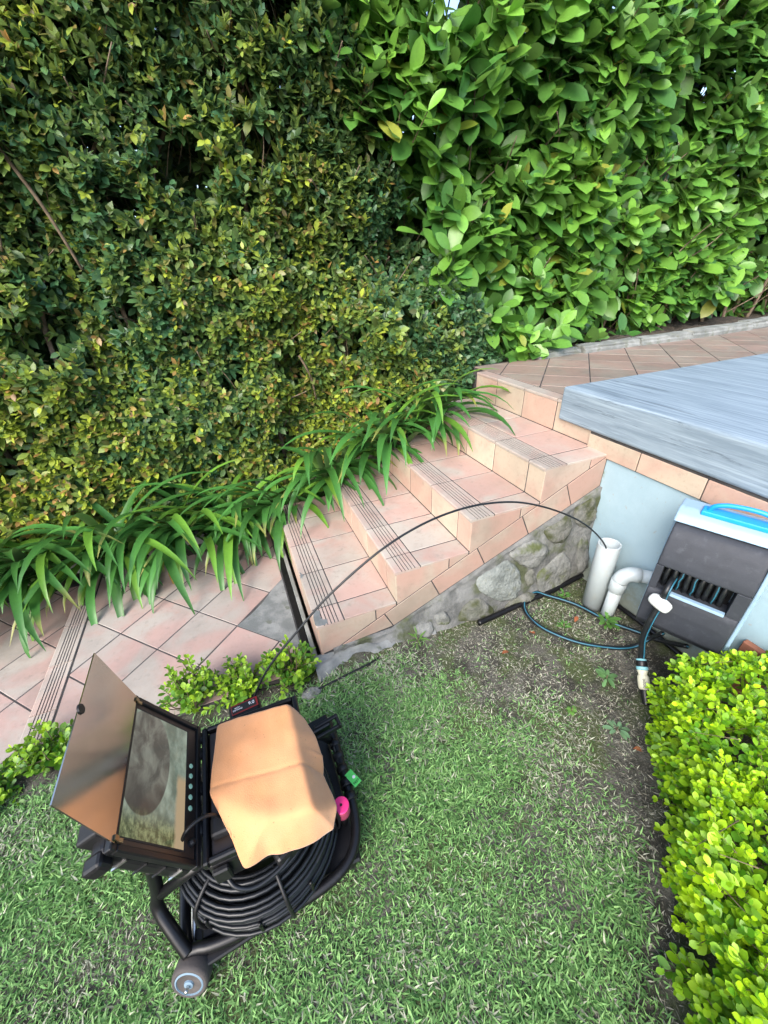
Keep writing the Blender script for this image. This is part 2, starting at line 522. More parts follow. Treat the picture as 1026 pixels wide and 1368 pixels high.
def foliage(name, base, P, D, N, S, T, mat, parent=None, wloc=(0, 0, 0), wid=None):
    V0, F0 = base
    R = frames(D, N); n, k = len(P), len(V0)
    VV = np.repeat(V0[None], n, 0) * S[:, None, None]
    if wid is not None: VV[:, :, 0] *= wid[:, None]
    V = np.einsum('nij,nkj->nki', R, VV) + (P - np.array(wloc))[:, None, :]
    loops = np.array([i for f in F0 for i in f]); tot = np.array([len(f) for f in F0])
    L = (loops[None] + (np.arange(n) * k)[:, None]).ravel()
    TT = np.tile(tot, n); st = np.concatenate([[0], np.cumsum(TT)[:-1]])
    me = bpy.data.meshes.new(name)
    me.vertices.add(n * k); me.vertices.foreach_set('co', V.reshape(-1).astype(np.float32))
    me.loops.add(len(L)); me.loops.foreach_set('vertex_index', L.astype(np.int32))
    me.polygons.add(len(TT)); me.polygons.foreach_set('loop_start', st.astype(np.int32))
    me.polygons.foreach_set('use_smooth', np.ones(len(TT), bool))
    me.update(calc_edges=True)
    at = me.color_attributes.new('tint', 'FLOAT_COLOR', 'POINT')
    c = np.concatenate([np.repeat(T, k, 0), np.ones((n * k, 1))], 1)
    at.data.foreach_set('color', c.astype(np.float32).ravel())
    me.materials.append(MATS[mat])
    return link(name, me, parent, wloc)

def leaf_objects(name, base, idx, P, D, N, S, T, mat, parent, variants=14):
    """single leaves as objects; a pool of shared meshes gives the tints"""
    R = frames(D[idx], N[idx])
    order = np.argsort(T[idx][:, 0]); pool = {}
    for rank, q in enumerate(order):
        v = rank * variants // len(order)
        i = idx[q]
        if v not in pool:
            me = pymesh(name, base[0], base[1], mat, True)
            at = me.color_attributes.new('tint', 'FLOAT_COLOR', 'POINT')
            at.data.foreach_set('color', np.tile(np.append(T[i], 1), len(base[0])).astype(np.float32))
            pool[v] = me
        o = link(name, pool[v], parent, P[i])
        M = Matrix([list(R[q][r]) for r in range(3)])
        o.rotation_euler = M.to_euler(); o.scale = (S[i],) * 3

def shoots(base_pos, axis, nl, spacing, ang0, ang1, L, droop=.12, up=.5, seed=1, pair=False):
    r = np.random.default_rng(seed); n = len(base_pos)
    A = axis / np.linalg.norm(axis, axis=1)[:, None]
    ref = r.normal(size=(n, 3)); u = np.cross(A, ref); u /= np.linalg.norm(u, axis=1)[:, None]; w = np.cross(A, u)
    P, D, N, S, AGE, SH = [], [], [], [], [], []
    cnt = r.integers(nl[0], nl[1] + 1, n); ph = r.uniform(0, 6.28, n)
    sz = r.uniform(.8, 1.15, n)
    for k in range(nl[1]):
        m = cnt > k
        t = k / max(1, nl[1] - 1)
        th = np.radians(ang0 + (ang1 - ang0) * t + r.normal(0, 10, n))
        if pair: fi = ph + (k % 2) * np.pi + (k // 2) * (np.pi / 2) + r.normal(0, .3, n)
        else: fi = ph + k * 2.4 + r.normal(0, .3, n)
        d = np.cos(th)[:, None] * A + np.sin(th)[:, None] * (np.cos(fi)[:, None] * u + np.sin(fi)[:, None] * w)
        d[:, 2] -= droop * (.4 + t)
        p = base_pos - A * ((k // 2 * 2 if pair else k) * spacing)[..., None] if np.ndim(spacing) else base_pos - A * ((k // 2 * 2 if pair else k) * spacing)
        nn = A + np.array([0, 0, up]) + r.normal(0, .18, (n, 3))
        s = r.uniform(L[0], L[1], n) * sz * (.62 + .38 * min(1, t * 2.2))
        P.append(p[m]); D.append(d[m]); N.append(nn[m]); S.append(s[m]); AGE.append(np.full(m.sum(), t)); SH.append(np.where(m)[0])
    return [np.concatenate(x) for x in (P, D, N, S, AGE, SH)]

def pick_visible(P, n, extra=None, frame=True):
    u, v, z = proj(P)
    ok = (z > .1) & (u > 8) & (u < 1018) & (v > 8) & (v < 1360)
    score = np.where(ok, 0, -1e9) + (extra if extra is not None else -z)
    return np.argsort(-score)[:n]

# ================================================================== SETTING
ZP = -.058                                             # top of the path tiles
RIS, TRD, CUT = .1944, .4211, .1262                     # riser, tread, width of the cut tiles
ZL = 5 * RIS                                            # landing level .972
YW = 1.29                                               # stair width

g = part('ground', ([(-150, -150, -.30), (150, -150, -.30), (150, 150, -.30), (-150, 150, -.30)], [(0, 1, 2, 3)]), 'soil')
tagset(g, 'bare brown soil stretching beneath the garden', kind='structure')

bz = bumps(3, 12, 1, 6)
def lawn_z(x, y): return -.05 + .008 * bz(x, y)
def grid(x0, x1, y0, y1, nx, ny, zf):
    xs, ys = np.linspace(x0, x1, nx), np.linspace(y0, y1, ny)
    V = [(x, y, zf(x, y)) for y in ys for x in xs]
    F = [(j * nx + i, j * nx + i + 1, (j + 1) * nx + i + 1, (j + 1) * nx + i) for j in range(ny - 1) for i in range(nx - 1)]
    return V, F
lw = part('lawn_ground', grid(-4, 1.70, -4.5, .01, 115, 90, lambda x, y: float(lawn_z(x, y) - (.05 if y > -.03 and x < 0 else 0) - (.12 if x < -1.4 and y > -.3 else 0) * 0)), 'lawn_soil', smooth=True)
tagset(lw, 'mossy bare soil under the thin lawn', kind='structure')

def bed_z(x, y):
    return -.06 + np.clip(.47 * x, 0, 1.02) + .03 * bz(x * 2, y * 2) + .06 * max(0, y - 1.5)
bed = part('garden_bed', grid(-4, 8, 1.30, 3.4, 120, 20, lambda x, y: float(bed_z(x, y) - (.0 if x < 1.7 or y > 1.45 else .08))), 'soil', smooth=True)
tagset(bed, 'dark soil of the garden bed below the hedges', kind='structure')

# ---------------------------------------------------------------- path
path = part('path', span(-1.262, -.028, -.02, 1.46, -.2, ZP - .002), 'grout')
tagset(path, 'landing of diagonal pink tiles at the foot of the steps', kind='structure')
lpath = part('lower_path', span(-4, -1.275, -.05, 1.46, -.28, -.170), 'grout')
tagset(lpath, 'lower tiled path left of the ribbed step edge', kind='structure')

TS = .300
def make_tile_mesh(s, th=.010, bev=.0022):
    h = s / 2 - .0036
    V, F = prism([(-h, -h), (h, -h), (h, h), (-h, h)], -th, 0, lambda a, b, c: (a, b, c), bev)
    return V, F
def diagonal_tiles(parent, org, ang, s, region, ztop, mat, irange, jrange, skip=None):
    ca, sa = math.cos(ang), math.sin(ang)
    full = None
    for i in irange:
        for j in jrange:
            if skip and skip(i, j): continue
            def W(a, b): return (org[0] + s * (a * ca - b * sa), org[1] + s * (a * sa + b * ca))
            poly = [W(i, j), W(i + 1, j), W(i + 1, j + 1), W(i, j + 1)]
            cl = poly
            for (a, b, c) in region: cl = clip(cl, a, b, c) if len(cl) >= 3 else []
            if len(cl) < 3 or abs(area(cl)) < .0008: continue
            dz = random.uniform(-.0008, .0008)
            if abs(abs(area(cl)) - s * s) < 1e-5:
                if full is None:
                    V, F = make_tile_mesh(s); full = pymesh('tile', V, F, mat)
                c = W(i + .5, j + .5)
                o = link('tile', full, parent, (c[0], c[1], ztop + dz)); o.rotation_euler = (0, 0, ang)
            else:
                ins = inset(cl, .0036)
                if len(ins) < 3: continue
                V, F = prism(ins, ztop - .01 + dz, ztop + dz, lambda a, b, c: (a, b, c), .0018)
                part('tile', (V, F), mat, parent)

PA = -.7965
diagonal_tiles(path, (-.611, .661), PA, TS, [(1, 0, -.088), (-1, 0, 1.243), (0, -1, .01), (0, 1, 1.44)], ZP, 'path_tile', range(-6, 7), range(-6, 7),
               skip=lambda i, j: i >= 1 and j >= 0)
diagonal_tiles(lpath, (-1.75, .72), PA, TS, [(1, 0, -1.285), (-1, 0, 3.2), (0, -1, .04), (0, 1, 1.44)], -.168, 'path_tile', range(-8, 8), range(-8, 8))

def nosing_mesh(x0, x1, y0, y1, z, groove0=.26, groove1=.78, ng=5, th=.016):
    """ribbed nosing: section in XZ swept along Y"""
    w = x1 - x0
    prof = [(x0 + .012, z - th), (x0, z - th), (x0, z - .006), (x0 + .002, z - .002), (x0 + .006, z)]
    gw = min(.0058, w * (groove1 - groove0) / (2 * ng - 1)); pitch = w * (groove1 - groove0) / max(1, ng - 1)
    for k in range(ng):
        a = x0 + w * groove0 + k * pitch
        prof += [(a, z), (a + gw * .12, z - .003), (a + gw * .88, z - .003), (a + gw, z)]
    prof += [(x1 - .002, z), (x1, z - .002), (x1, z - th)]
    n = len(prof)
    V = [(p[0], y0, p[1]) for p in prof] + [(p[0], y1, p[1]) for p in prof]
    F = [(i, i + n, (i + 1) % n + n, (i + 1) % n)[::-1] for i in range(n)]
    F += [tuple(range(n))[::-1], tuple(range(n, 2 * n))]
    V = np.array(V)
    # outward normals: flip if needed
    bm = bmesh.new(); vs = [bm.verts.new(v) for v in V]
    for f in F: bm.faces.new([vs[i] for i in f])
    bmesh.ops.recalc_face_normals(bm, faces=bm.faces[:])
    return bm_out(bm)

def nosing(x0, x1, y0, y1, z, parent, **kw):
    o = part('nosing_tile', nosing_mesh(x0, x1, y0, y1, z, **kw), 'nosing_tile', parent)
    o.data.materials.append(MATS['grout'])                     # dirt packed in the grooves
    zt_ = max(v.co.z for v in o.data.vertices)
    for p in o.data.polygons:
        if p.normal.z > .9 and p.center.z < zt_ - .002: p.material_index = 1
    return o
yy = 0.012
for w in (.245, .3, .3, .3, .27):
    nosing(-1.361, -1.249, yy, yy + w - .005, ZP + .003, path)
    yy += w
part('riser', span(-1.350, -1.262, .01, 1.44, -.27, ZP - .016), 'concrete', path)

# concrete bedding where tiles are missing at the foot of the steps
def patch_mesh():
    ca, sa = math.cos(PA), math.sin(PA)
    def W(a, b): return (-.611 + TS * (a * ca - b * sa), .661 + TS * (a * sa + b * ca))
    poly = [W(1.0, .0)] + [W(1.0 + .12 * math.sin(t * 3) * .5 - .0 * t, t) for t in (.35, .7, 1.0, 1.3, 1.6)] + [W(3, 2), W(3, 0)]
    cl = clip(clip(poly, 1, 0, -.09), 0, -1, .0)
    return prism(cl, ZP - .03, ZP - .0004, lambda a, b, c: (a, b, c))
part('bedding_patch', patch_mesh(), 'concrete', path)

# ---------------------------------------------------------------- stairs
st = thing('staircase', (.8, .6, -.06), 'pink and cream tiled garden steps with ribbed nosings climbing to the upper landing', 'stairs')
cp = []
prof = [(.002, -.15)]
for k in range(1, 6):
    x = (k - 1) * TRD + .002
    prof += [(x, k * RIS - .002)]
    if k < 5: prof += [(k * TRD + .002, k * RIS - .002)]
prof += [(1.80, ZL - .002), (1.80, -.15)]
V = [(p[0], .002, p[1]) for p in prof] + [(p[0], YW, p[1]) for p in prof]
n = len(prof)
F = [(i, (i + 1) % n, (i + 1) % n + n, i + n) for i in range(n)] + [tuple(range(n))[::-1], tuple(range(n, 2 * n))]
bm = bmesh.new(); vs = [bm.verts.new(v) for v in V]
for f in F: bm.faces.new([vs[i] for i in f])
bmesh.ops.recalc_face_normals(bm, faces=bm.faces[:])
part('core', bm_out(bm), 'grout', st)

ysegs = [(0.0, CUT), (CUT, CUT + .3), (CUT + .3, CUT + .6), (CUT + .6, CUT + .9), (CUT + .9, YW)]
gp = .0034
for k in range(1, 6):
    x0, zt = (k - 1) * TRD, k * RIS
    for (a, b) in ysegs:
        j = lambda: random.uniform(-.0008, .0008)
        a2, b2 = a + (gp if a > 0 else 0), b - gp
        if k == 5 and b < .40: pass
        else:
            dz = j()
            nosing(x0 - .003, x0 + (.135 if k < 5 else .088), a2, b2, zt + dz, st, ng=5 if k < 5 else 1, groove0=.26 if k < 5 else .9, groove1=.78 if k < 5 else .91)
        if k < 5:
            dz = j()
            part('tread_tile', span(x0 + .141, x0 + TRD - .001, a2, b2, zt - .012 + dz, zt + dz, .0018), 'tread_tile', st)
        zb = (k - 1) * RIS + .003 if k > 1 else -.058
        dx = j()
        part('riser_tile', span(x0 + dx, x0 + .012 + dx, a2 + (0.001 if a == 0 else 0), b2, zb, zt - .0185, .0016), 'riser_tile', st)

def zu(x): return .138 + .47 * (x - .352)
def zl(x): return .029 + .4324 * (x - .401)
XZ = lambda y: (lambda a, b, c: (a, y - c, b))
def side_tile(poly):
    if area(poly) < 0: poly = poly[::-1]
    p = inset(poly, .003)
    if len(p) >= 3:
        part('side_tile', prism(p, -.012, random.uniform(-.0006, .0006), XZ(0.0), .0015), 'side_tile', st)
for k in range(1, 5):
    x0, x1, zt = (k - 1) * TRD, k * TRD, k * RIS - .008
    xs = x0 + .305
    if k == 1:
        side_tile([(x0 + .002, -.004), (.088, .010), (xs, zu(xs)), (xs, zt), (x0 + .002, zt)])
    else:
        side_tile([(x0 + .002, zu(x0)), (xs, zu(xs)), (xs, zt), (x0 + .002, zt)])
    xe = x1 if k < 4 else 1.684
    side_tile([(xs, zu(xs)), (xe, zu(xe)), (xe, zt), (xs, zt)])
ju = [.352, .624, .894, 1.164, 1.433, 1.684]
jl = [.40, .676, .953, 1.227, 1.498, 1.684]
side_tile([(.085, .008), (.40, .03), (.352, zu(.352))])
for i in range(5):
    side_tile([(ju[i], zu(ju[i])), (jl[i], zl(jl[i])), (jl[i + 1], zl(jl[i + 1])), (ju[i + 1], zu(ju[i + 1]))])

def flake(pts, z, mat):
    r_ = np.array([p + np.random.default_rng(int(abs(p[0] * 1e4))).normal(0, .003, 2) for p in catmull(np.c_[np.array(pts), np.zeros(len(pts))], 5, True)[:, :2]])
    return part('cement_patch', prism([tuple(p) for p in r_], z - .006, z + .0016, lambda a, b, c: (a, b, c), .0012), mat, st)
flake([(.000, .012), (.045, .004), (.056, .03), (.030, .058), (.034, .10), (.010, .122), (-.002, .07)], RIS, 'concrete')
flake([(.001, .40), (.014, .405), (.016, .43), (.004, .455)], RIS, 'concrete')

# black drainage strip and metal trim along the first riser
ds = thing('drain_strip', (-.055, .5, -.06), 'black plastic drain strip with grey trim along the lowest riser', 'drain')
part('channel', join([span(-.082, -.046, -.04, 1.16, -.10, ZP + .006, .003), span(-.076, -.052, -.038, 1.158, -.09, ZP + .0085)]), 'black_plastic', ds)
part('trim', span(-.043, -.020, .03, 1.16, -.10, ZP + .012, .003), 'kerb_stone', ds)

# ---------------------------------------------------------------- stone wall under the steps
sw = thing('stone_wall', (.95, -.03, -.06), 'low rubble stone wall with mossy stones below the tiled step side', 'stone wall')
wb = bumps(21, 12, 4, 22)
def wall_y(x, z):
    zt = zl(x); t = np.clip((z + .08) / max(.05, zt + .08), 0, 1)
    prof = -.012 - .070 * (1 - t) * np.clip(1.25 - abs(x - .8) * .75, .25, 1)
    return prof + .008 * wb(x * 1.2, z * 1.2)
xs = np.linspace(.06, 1.686, 90); nz = 22
V, F = [], []
for x in xs:
    zt = max(zl(x) - .002, -.02) if x > .4 else .018
    zb = -.12
    for q in range(nz):
        z = zb + (zt - zb) * q / (nz - 1)
        y = wall_y(x, z)
        if q == nz - 1: y = -.020 + .005 * wb(x * 3, 1.)
        V.append((x, y, z))
    V.append((x, .03, zt + .001))
m = nz + 1
for i in range(len(xs) - 1):
    for q in range(nz): F.append((i * m + q, (i + 1) * m + q, (i + 1) * m + q + 1, i * m + q + 1))
part('mortar', (V, F), 'mortar', sw, True)
def stone(pts, bulge, mat, seed):
    """irregular stone standing proud of the mortar face; pts polygon in (x,z)"""
    r = np.random.default_rng(seed)
    pts = np.array(pts); c = pts.mean(0)
    ring = catmull(np.c_[pts, np.zeros(len(pts))], 5, True)[:, :2]
    ring = ring + r.normal(0, .0025, ring.shape)
    V, F, n = [], [], len(ring)
    steps = [(1.0, -.02), (1.0, .15), (.93, .55), (.78, .82), (.5, .97), (.22, 1.0)]
    for s, h in steps:
        for p in ring:
            q = c + (p - c) * s
            y = wall_y(q[0], q[1]) - bulge * h - (.006 * wb(q[0] * 2.4 + seed, q[1] * 2.4) + r.normal(0, .0016)) * (h > .3)
            V.append((q[0], y, q[1]))
    for i in range(len(steps) - 1):
        for k in range(n): F.append((i * n + k, i * n + (k + 1) % n, (i + 1) * n + (k + 1) % n, (i + 1) * n + k))
    F.append(tuple((len(steps) - 1) * n + k for k in range(n)))
    part('stone', (V, F), mat, sw, True)
stones = [
    ([(.896, .193), (.998, .24), (1.089, .257), (1.173, .169), (1.181, .073), (1.112, .003), (1.022, .03), (.914, .12)], .020, 'pale_stone'),
    ([(1.105, .285), (1.15, .325), (1.25, .350), (1.345, .287), (1.345, .213), (1.259, .175), (1.195, .195)], .028, 'grey_stone'),
    ([(1.303, .092), (1.379, .159), (1.471, .21), (1.547, .103), (1.565, -.03), (1.429, -.06), (1.327, -.03)], .026, 'grey_stone'),
    ([(1.318, .39), (1.40, .438), (1.49, .45), (1.507, .338), (1.465, .285), (1.378, .305)], .022, 'mossy_stone'),
    ([(1.52, .465), (1.58, .510), (1.64, .525), (1.672, .418), (1.64, .335), (1.56, .37)], .020, 'mossy_stone'),
    ([(1.585, .23), (1.65, .27), (1.676, .169), (1.676, .03), (1.62, .019)], .020, 'grey_stone'),
    ([(1.076, -.048), (1.153, .012), (1.25, .006), (1.30, -.048), (1.221, -.10), (1.097, -.09)], .028, 'mossy_stone'),
    ([(.815, .057), (.892, .085), (.965, .011), (1.01, -.06), (.949, -.063), (.767, -.015)], .024, 'mossy_stone'),
    ([(.622, .043), (.685, .060), (.707, -.001), (.649, -.016)], .02, 'grey_stone'),
    ([(.500, .01), (.59, .020), (.61, -.038), (.54, -.05)], .018, 'grey_stone'),
    ([(1.22, .135), (1.275, .15), (1.29, .07), (1.22, .06)], .016, 'mossy_stone'),
]
for i, (p, bl, mt) in enumerate(stones): stone(p, bl, mt, 40 + i)

# rough footing under the lowest step
V, F = [], []
fx = np.linspace(-.05, .62, 34); fa = np.linspace(0, 1, 12)
for x in fx:
    out = .10 + .03 * wb(x * 2.2, .3) - .06 * max(0, x - .3)
    for a in fa:
        y = .01 - out * a; z = -.012 - .075 * a ** 2.2 + .008 * wb(x * 3, a * 2) - (.03 if a == 1 else 0)
        V.append((x, y, z))
for i in range(len(fx) - 1):
    for k in range(len(fa) - 1): F.append((i * 12 + k, i * 12 + k + 1, (i + 1) * 12 + k + 1, (i + 1) * 12 + k))
part('footing', (V, F), 'concrete', sw, True)

# ---------------------------------------------------------------- white wall and slab
ww = thing('white_wall', (1.75, -1.4, -.06), 'white rendered wall with mould at its foot under the pale slab', 'wall')
part('render', span(1.684, 2.2, -3.6, .004, -.3, .748, .004), 'wall_paint', ww)
yy = .139
for i in range(12):
    part('cap_tile', span(1.670, 1.70, yy - .317, yy - .003, .752, .850, .002), 'riser_tile', ww); yy -= .32
part('bedding', span(1.676, 2.2, -3.6, .136, .749, .864), 'grout', ww)
slab = part('stone_slab', span(1.660, 4.9, -3.6, .378, .866, 1.058, .014, 3), 'slab_stone', smooth=False)
tagset(slab, 'broad pale blue-grey veined slab with rounded edge on the white wall', 'slab')

# ---------------------------------------------------------------- landing
ld = part('landing', span(1.79, 8, .2, 1.50, .3, ZL - .0024), 'grout')
tagset(ld, 'upper landing of diagonal brown tiles behind the slab', kind='structure')
ta = math.radians(45)
# joints at x-y = 1.517 + .434k and x+y = 2.97 + .434m
s = .434 / math.sqrt(2)
ox, oy = (1.517 + 2.97) / 2, (2.97 - 1.517) / 2
diagonal_tiles(ld, (ox, oy), ta, s, [(-1, 0, -1.777), (1, 0, 7.4), (0, -1, -.385), (0, 1, 1.47)], ZL, 'landing_tile', range(-6, 16), range(-16, 6))
kb = thing('garden_edging', (4, 1.5, .97), 'row of rough grey edging blocks between the landing and the hedge', 'edging')
for (x0, x1, y0, z1, rot) in [(2.38, 2.87, 1.425, 1.015, .05), (2.885, 3.56, 1.41, 1.03, .02), (3.575, 4.25, 1.40, 1.035, -.01), (4.265, 5.24, 1.42, 1.045, .04), (5.255, 6.1, 1.50, 1.05, .05), (6.12, 7.0, 1.55, 1.05, .05)]:
    bm = bmesh.new(); bmesh.ops.create_cube(bm, size=1)
    bmesh.ops.subdivide_edges(bm, edges=bm.edges[:], cuts=4, use_grid_fill=True)
    for v in bm.verts:
        v.co = Vector((v.co.x * (x1 - x0), v.co.y * .13, v.co.z * (z1 - .94)))
        v.co += Vector([random.uniform(-.004, .004) for _ in range(3)])
        if v.co.z > .02 and v.co.y < -.04: v.co.y += .012; v.co.z -= .008
    V, F = bm_out(bm)
    V = V @ np.array(Matrix.Rotation(rot, 3, 'Z')).T + np.array([(x0 + x1) / 2, y0 + .065, (z1 + .94) / 2])
    part('edging_block', (V, F), 'kerb_stone', kb)
we = thing('path_edging', (-.6, 1.5, -.06), 'pale edging stones behind the path under the strap leaves', 'edging')
x = -2.4
for i in range(7):
    w = random.uniform(.33, .42)
    part('edging_block', box((x + w / 2, 1.475 + random.uniform(-.01, .01), -.03), (w - .012, .09, .13), .012, 2), 'white_edging', we); x += w

# ---------------------------------------------------------------- fence behind the hedge
fe = thing('timber_fence', (1, 2.75, 0), 'dark weathered paling fence glimpsed behind the hedge leaves', 'fence')
pal = []
x = -4.6
while x < 8.5:
    h = 1.95 + .45 * np.clip(x / 2, 0, 1)
    pal.append(span(x, x + .097, 2.72 + random.uniform(0, .012), 2.742 + random.uniform(0, .01), -.1, h + random.uniform(-.02, .02))); x += .104
tagset(part('paling_panel', join(pal), 'timber', fe), kind='stuff')
for z in (.5, 1.3): part('rail', span(-4.6, 8.5, 2.755, 2.80, z, z + .08), 'timber', fe)

# ================================================================== HEDGES
def colmix(a, b, t): return np.array(a)[None] * (1 - t[:, None]) + np.array(b)[None] * t[:, None]
def hedge_edge(z): return 1.87 - (z - 1.2) * .62           # where the two hedges meet

def bed_level(x): return np.clip(-.06 + .47 * x, -.06, .98)

# ---- small-leaved hedge on the left
hb = bumps(5, 14, .8, 5.5); hc = bumps(6, 14, 2, 9); hd = bumps(8, 10, .6, 2.5); hg = bumps(9, 12, 2.0, 7)
hl = thing('small_leaved_hedge', (-.3, 1.95, -.06), 'tall dense hedge of small dark and bronze-tipped leaves left of the steps', 'hedge')
N = 15500
x = rng.uniform(-3.2, 2.2, N); z = rng.uniform(-.05, 3.7, N)
dep = np.where(rng.random(N) < .62, rng.uniform(0, .07, N), rng.uniform(.07, .45, N))
ok = (x < hedge_edge(z) + .12 + .10 * hc(x, z)) & (z > bed_level(x) + .02) & ((hg(x, z) > -1.05) | (dep > .22))
x, z, dep = x[ok], z[ok], dep[ok]
y = 1.80 + .10 * hb(x, z) + .035 * hc(x, z) + dep - .06 * np.clip(-x - .2, 0, 1.5) - .10 * np.clip(1.2 - z, 0, 1) * (x < .2) - .30 * np.clip((x - .6) / .5, 0, 1) * np.clip((1.75 - z) / .5, 0, 1)
bp = np.c_[x, y, z]
ax = np.c_[rng.normal(0, .45, len(x)), -1 + .3 * rng.random(len(x)), rng.normal(.35, .45, len(x))]
P, D, Nn, S, AGE, SH = shoots(bp, ax, (6, 11), .015, 28, 78, (.060, .096), .10, .7, 3, True)
yel = np.clip(.50 + .30 * hd(bp[:, 0], bp[:, 2]) - .30 * bp[:, 0] + rng.normal(0, .25, len(bp)), 0, 1)[SH]
t = np.clip((yel - .10) * (1 - AGE * 1.6) * 1.5, 0, 1)
T = colmix((.050, .130, .056), (.125, .205, .040), np.clip(yel * .8 + rng.normal(0, .15, len(P)), 0, 1))
T = T * (1 - t[:, None]) + np.where(rng.random(len(P))[:, None] < .22, np.array([[.33, .19, .06]]), np.array([[.30, .36, .04]])) * t[:, None]
T = np.clip(T * rng.uniform(.75, 1.25, (len(P), 1)), .005, 1)
lb = leaf_base(3, .52, .5, .2, .12, .8)
depP = dep[SH]
ids = pick_visible(P, 300, -np.linalg.norm(P - CAM, axis=1) * .3 - depP * 3 - AGE * .2 + S * 14)
rest = np.setdiff1d(np.arange(len(P)), ids)
o = foliage('foliage', lb, P[rest], D[rest], Nn[rest], S[rest], T[rest], 'small_leaf', hl, (-.3, 1.95, 0))
tagset(o, kind='stuff')
leaf_objects('leaf', lb, ids, P, D, Nn, S, T, 'small_leaf', hl)
n_ = 42000
x_ = rng.uniform(-3.4, 2.3, n_); z_ = rng.uniform(-.05, 3.9, n_); ok = (x_ < hedge_edge(z_) + .3) & (z_ > bed_level(x_))
x_, z_ = x_[ok], z_[ok]; n_ = len(x_)
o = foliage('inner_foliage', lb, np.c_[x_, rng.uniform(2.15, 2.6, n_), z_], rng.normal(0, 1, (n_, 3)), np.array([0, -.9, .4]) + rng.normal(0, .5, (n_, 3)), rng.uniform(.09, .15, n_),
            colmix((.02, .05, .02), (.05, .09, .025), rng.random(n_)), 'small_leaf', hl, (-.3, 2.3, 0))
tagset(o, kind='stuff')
tw = []
for i in range(0, len(bp), 5):
    a = bp[i]; b = a + ax[i] / np.linalg.norm(ax[i]) * -.2 + np.array([0, .06, -.10]) + rng.normal(0, .03, 3)
    tw.append(tube(catmull([a, (a + b) / 2 + rng.normal(0, .012, 3), b], 3), np.linspace(.0014, .0032, 7), 4))
tagset(part('twig', join(tw), 'twig', hl), kind='stuff')
for i in range(16):
    xx = -3 + i * .32 + random.uniform(-.08, .08); z0 = float(bed_level(xx))
    zt = 3.6
    pts = [(xx, 2.12, z0)]
    for q in range(1, 6): pts.append((xx + random.uniform(-.13, .13) * q * .6, 2.12 + random.uniform(-.14, .10), z0 + (zt - z0) * q / 5))
    c = catmull(pts, 6); part('trunk', tube(c, np.linspace(.022, .007, len(c)), 7), 'bark', hl, True)
    for q in range(7):
        j = random.randint(3, len(c) - 4); a = c[j]
        e = a + np.array([random.uniform(-.25, .25), random.uniform(-.38, -.12), random.uniform(.08, .35)])
        part('branch', tube(catmull([a, (a + e) / 2 + rng.normal(0, .025, 3), e], 5), np.linspace(.008, .003, 11), 5), 'bark', hl, True)
# bare wiry stems showing at the face of the hedge
for (u, v, dx, dz, r) in [(-.28, 1.25, .04, -.42, .004), (-.16, 1.12, .10, -.30, .003), (.42, 1.15, .10, -.36, .010), (-.22, 1.55, .28, -.08, .003), (.22, 1.45, .16, -.10, .004), (1.45, 1.42, .22, .06, .005), (-.95, 2.3, .16, -.55, .012), (-1.02, 2.35, -.12, -.5, .009), (.35, 2.2, .05, .3, .003)]:
    a = np.array([u, 1.80, v]); b = a + np.array([dx, .06, dz])
    part('bare_stem', tube(catmull([a, (a + b) / 2 + np.array([.02, -.02, .01]), b], 5), np.linspace(r, r * .7, 11), 5), 'twig', hl, True)

# ---- broad-leaved hedge on the right
hr = thing('broad_leaved_hedge', (3.5, 1.95, .95), 'tall hedge of broad glossy bright green leaves behind the upper landing', 'hedge')
rb = bumps(15, 14, .8, 4.5); rg = bumps(19, 12, 1.4, 5)
N = 3000
x = rng.uniform(.0, 7.6, N); z = rng.uniform(1.0, 4.1, N)
dep = np.where(rng.random(N) < .58, rng.uniform(0, .10, N), rng.uniform(.10, .65, N))
lowgap = (z < 1.28 + .10 * rb(x * 2, z * 0)) & (x > 2.9)
ok = (x > hedge_edge(z) + .10 * rb(x * 2, z * 2)) & ((rg(x, z) > -.75) | (dep > .3)) & (~lowgap | (rng.random(N) < .22))
x, z, dep = x[ok], z[ok], dep[ok]
y = 1.78 + .11 * rb(x, z) + dep - .05 * np.clip(z - 1.5, 0, 2) + .10 * np.clip(x - 3, 0, 4) * .4 - .26 * np.clip((2.9 - x) / .4, 0, 1) * np.clip((1.7 - z) / .4, 0, 1)
bp = np.c_[x, y, z]
ax = np.c_[rng.normal(-.05, .42, len(x)), -.85 + .3 * rng.random(len(x)), rng.normal(.55, .4, len(x))]
P, D, Nn, S, AGE, SH = shoots(bp, ax, (6, 10), .026, 42, 88, (.175, .27), .12, .35, 5, True)
fresh = np.clip(rng.normal(.38, .28, len(bp)) + .15 * rg(bp[:, 0], bp[:, 2]), 0, 1)[SH]
T = colmix((.055, .165, .034), (.190, .400, .050), np.clip(fresh * (1.1 - .6 * AGE) + rng.normal(0, .1, len(P)), 0, 1))
old = rng.random(len(P)) < .02
T[old] = colmix((.18, .26, .03), (.26, .28, .05), rng.random(old.sum()))
T = np.clip(T * rng.uniform(.7, 1.25, (len(P), 1)), .005, 1)
lbr = leaf_base(6, .50, .56, .20, .13, .64)
ids = pick_visible(P, 300, -np.linalg.norm(P - CAM, axis=1) * .25 - dep[SH] * 3 - AGE * .1 + S * 5)
rest = np.setdiff1d(np.arange(len(P)), ids)
o = foliage('foliage', lbr, P[rest], D[rest], Nn[rest], S[rest], T[rest], 'big_leaf', hr, (3.5, 1.95, 0))
tagset(o, kind='stuff')
leaf_objects('leaf', lbr, ids, P, D, Nn, S, T, 'big_leaf', hr)
n_ = 6500
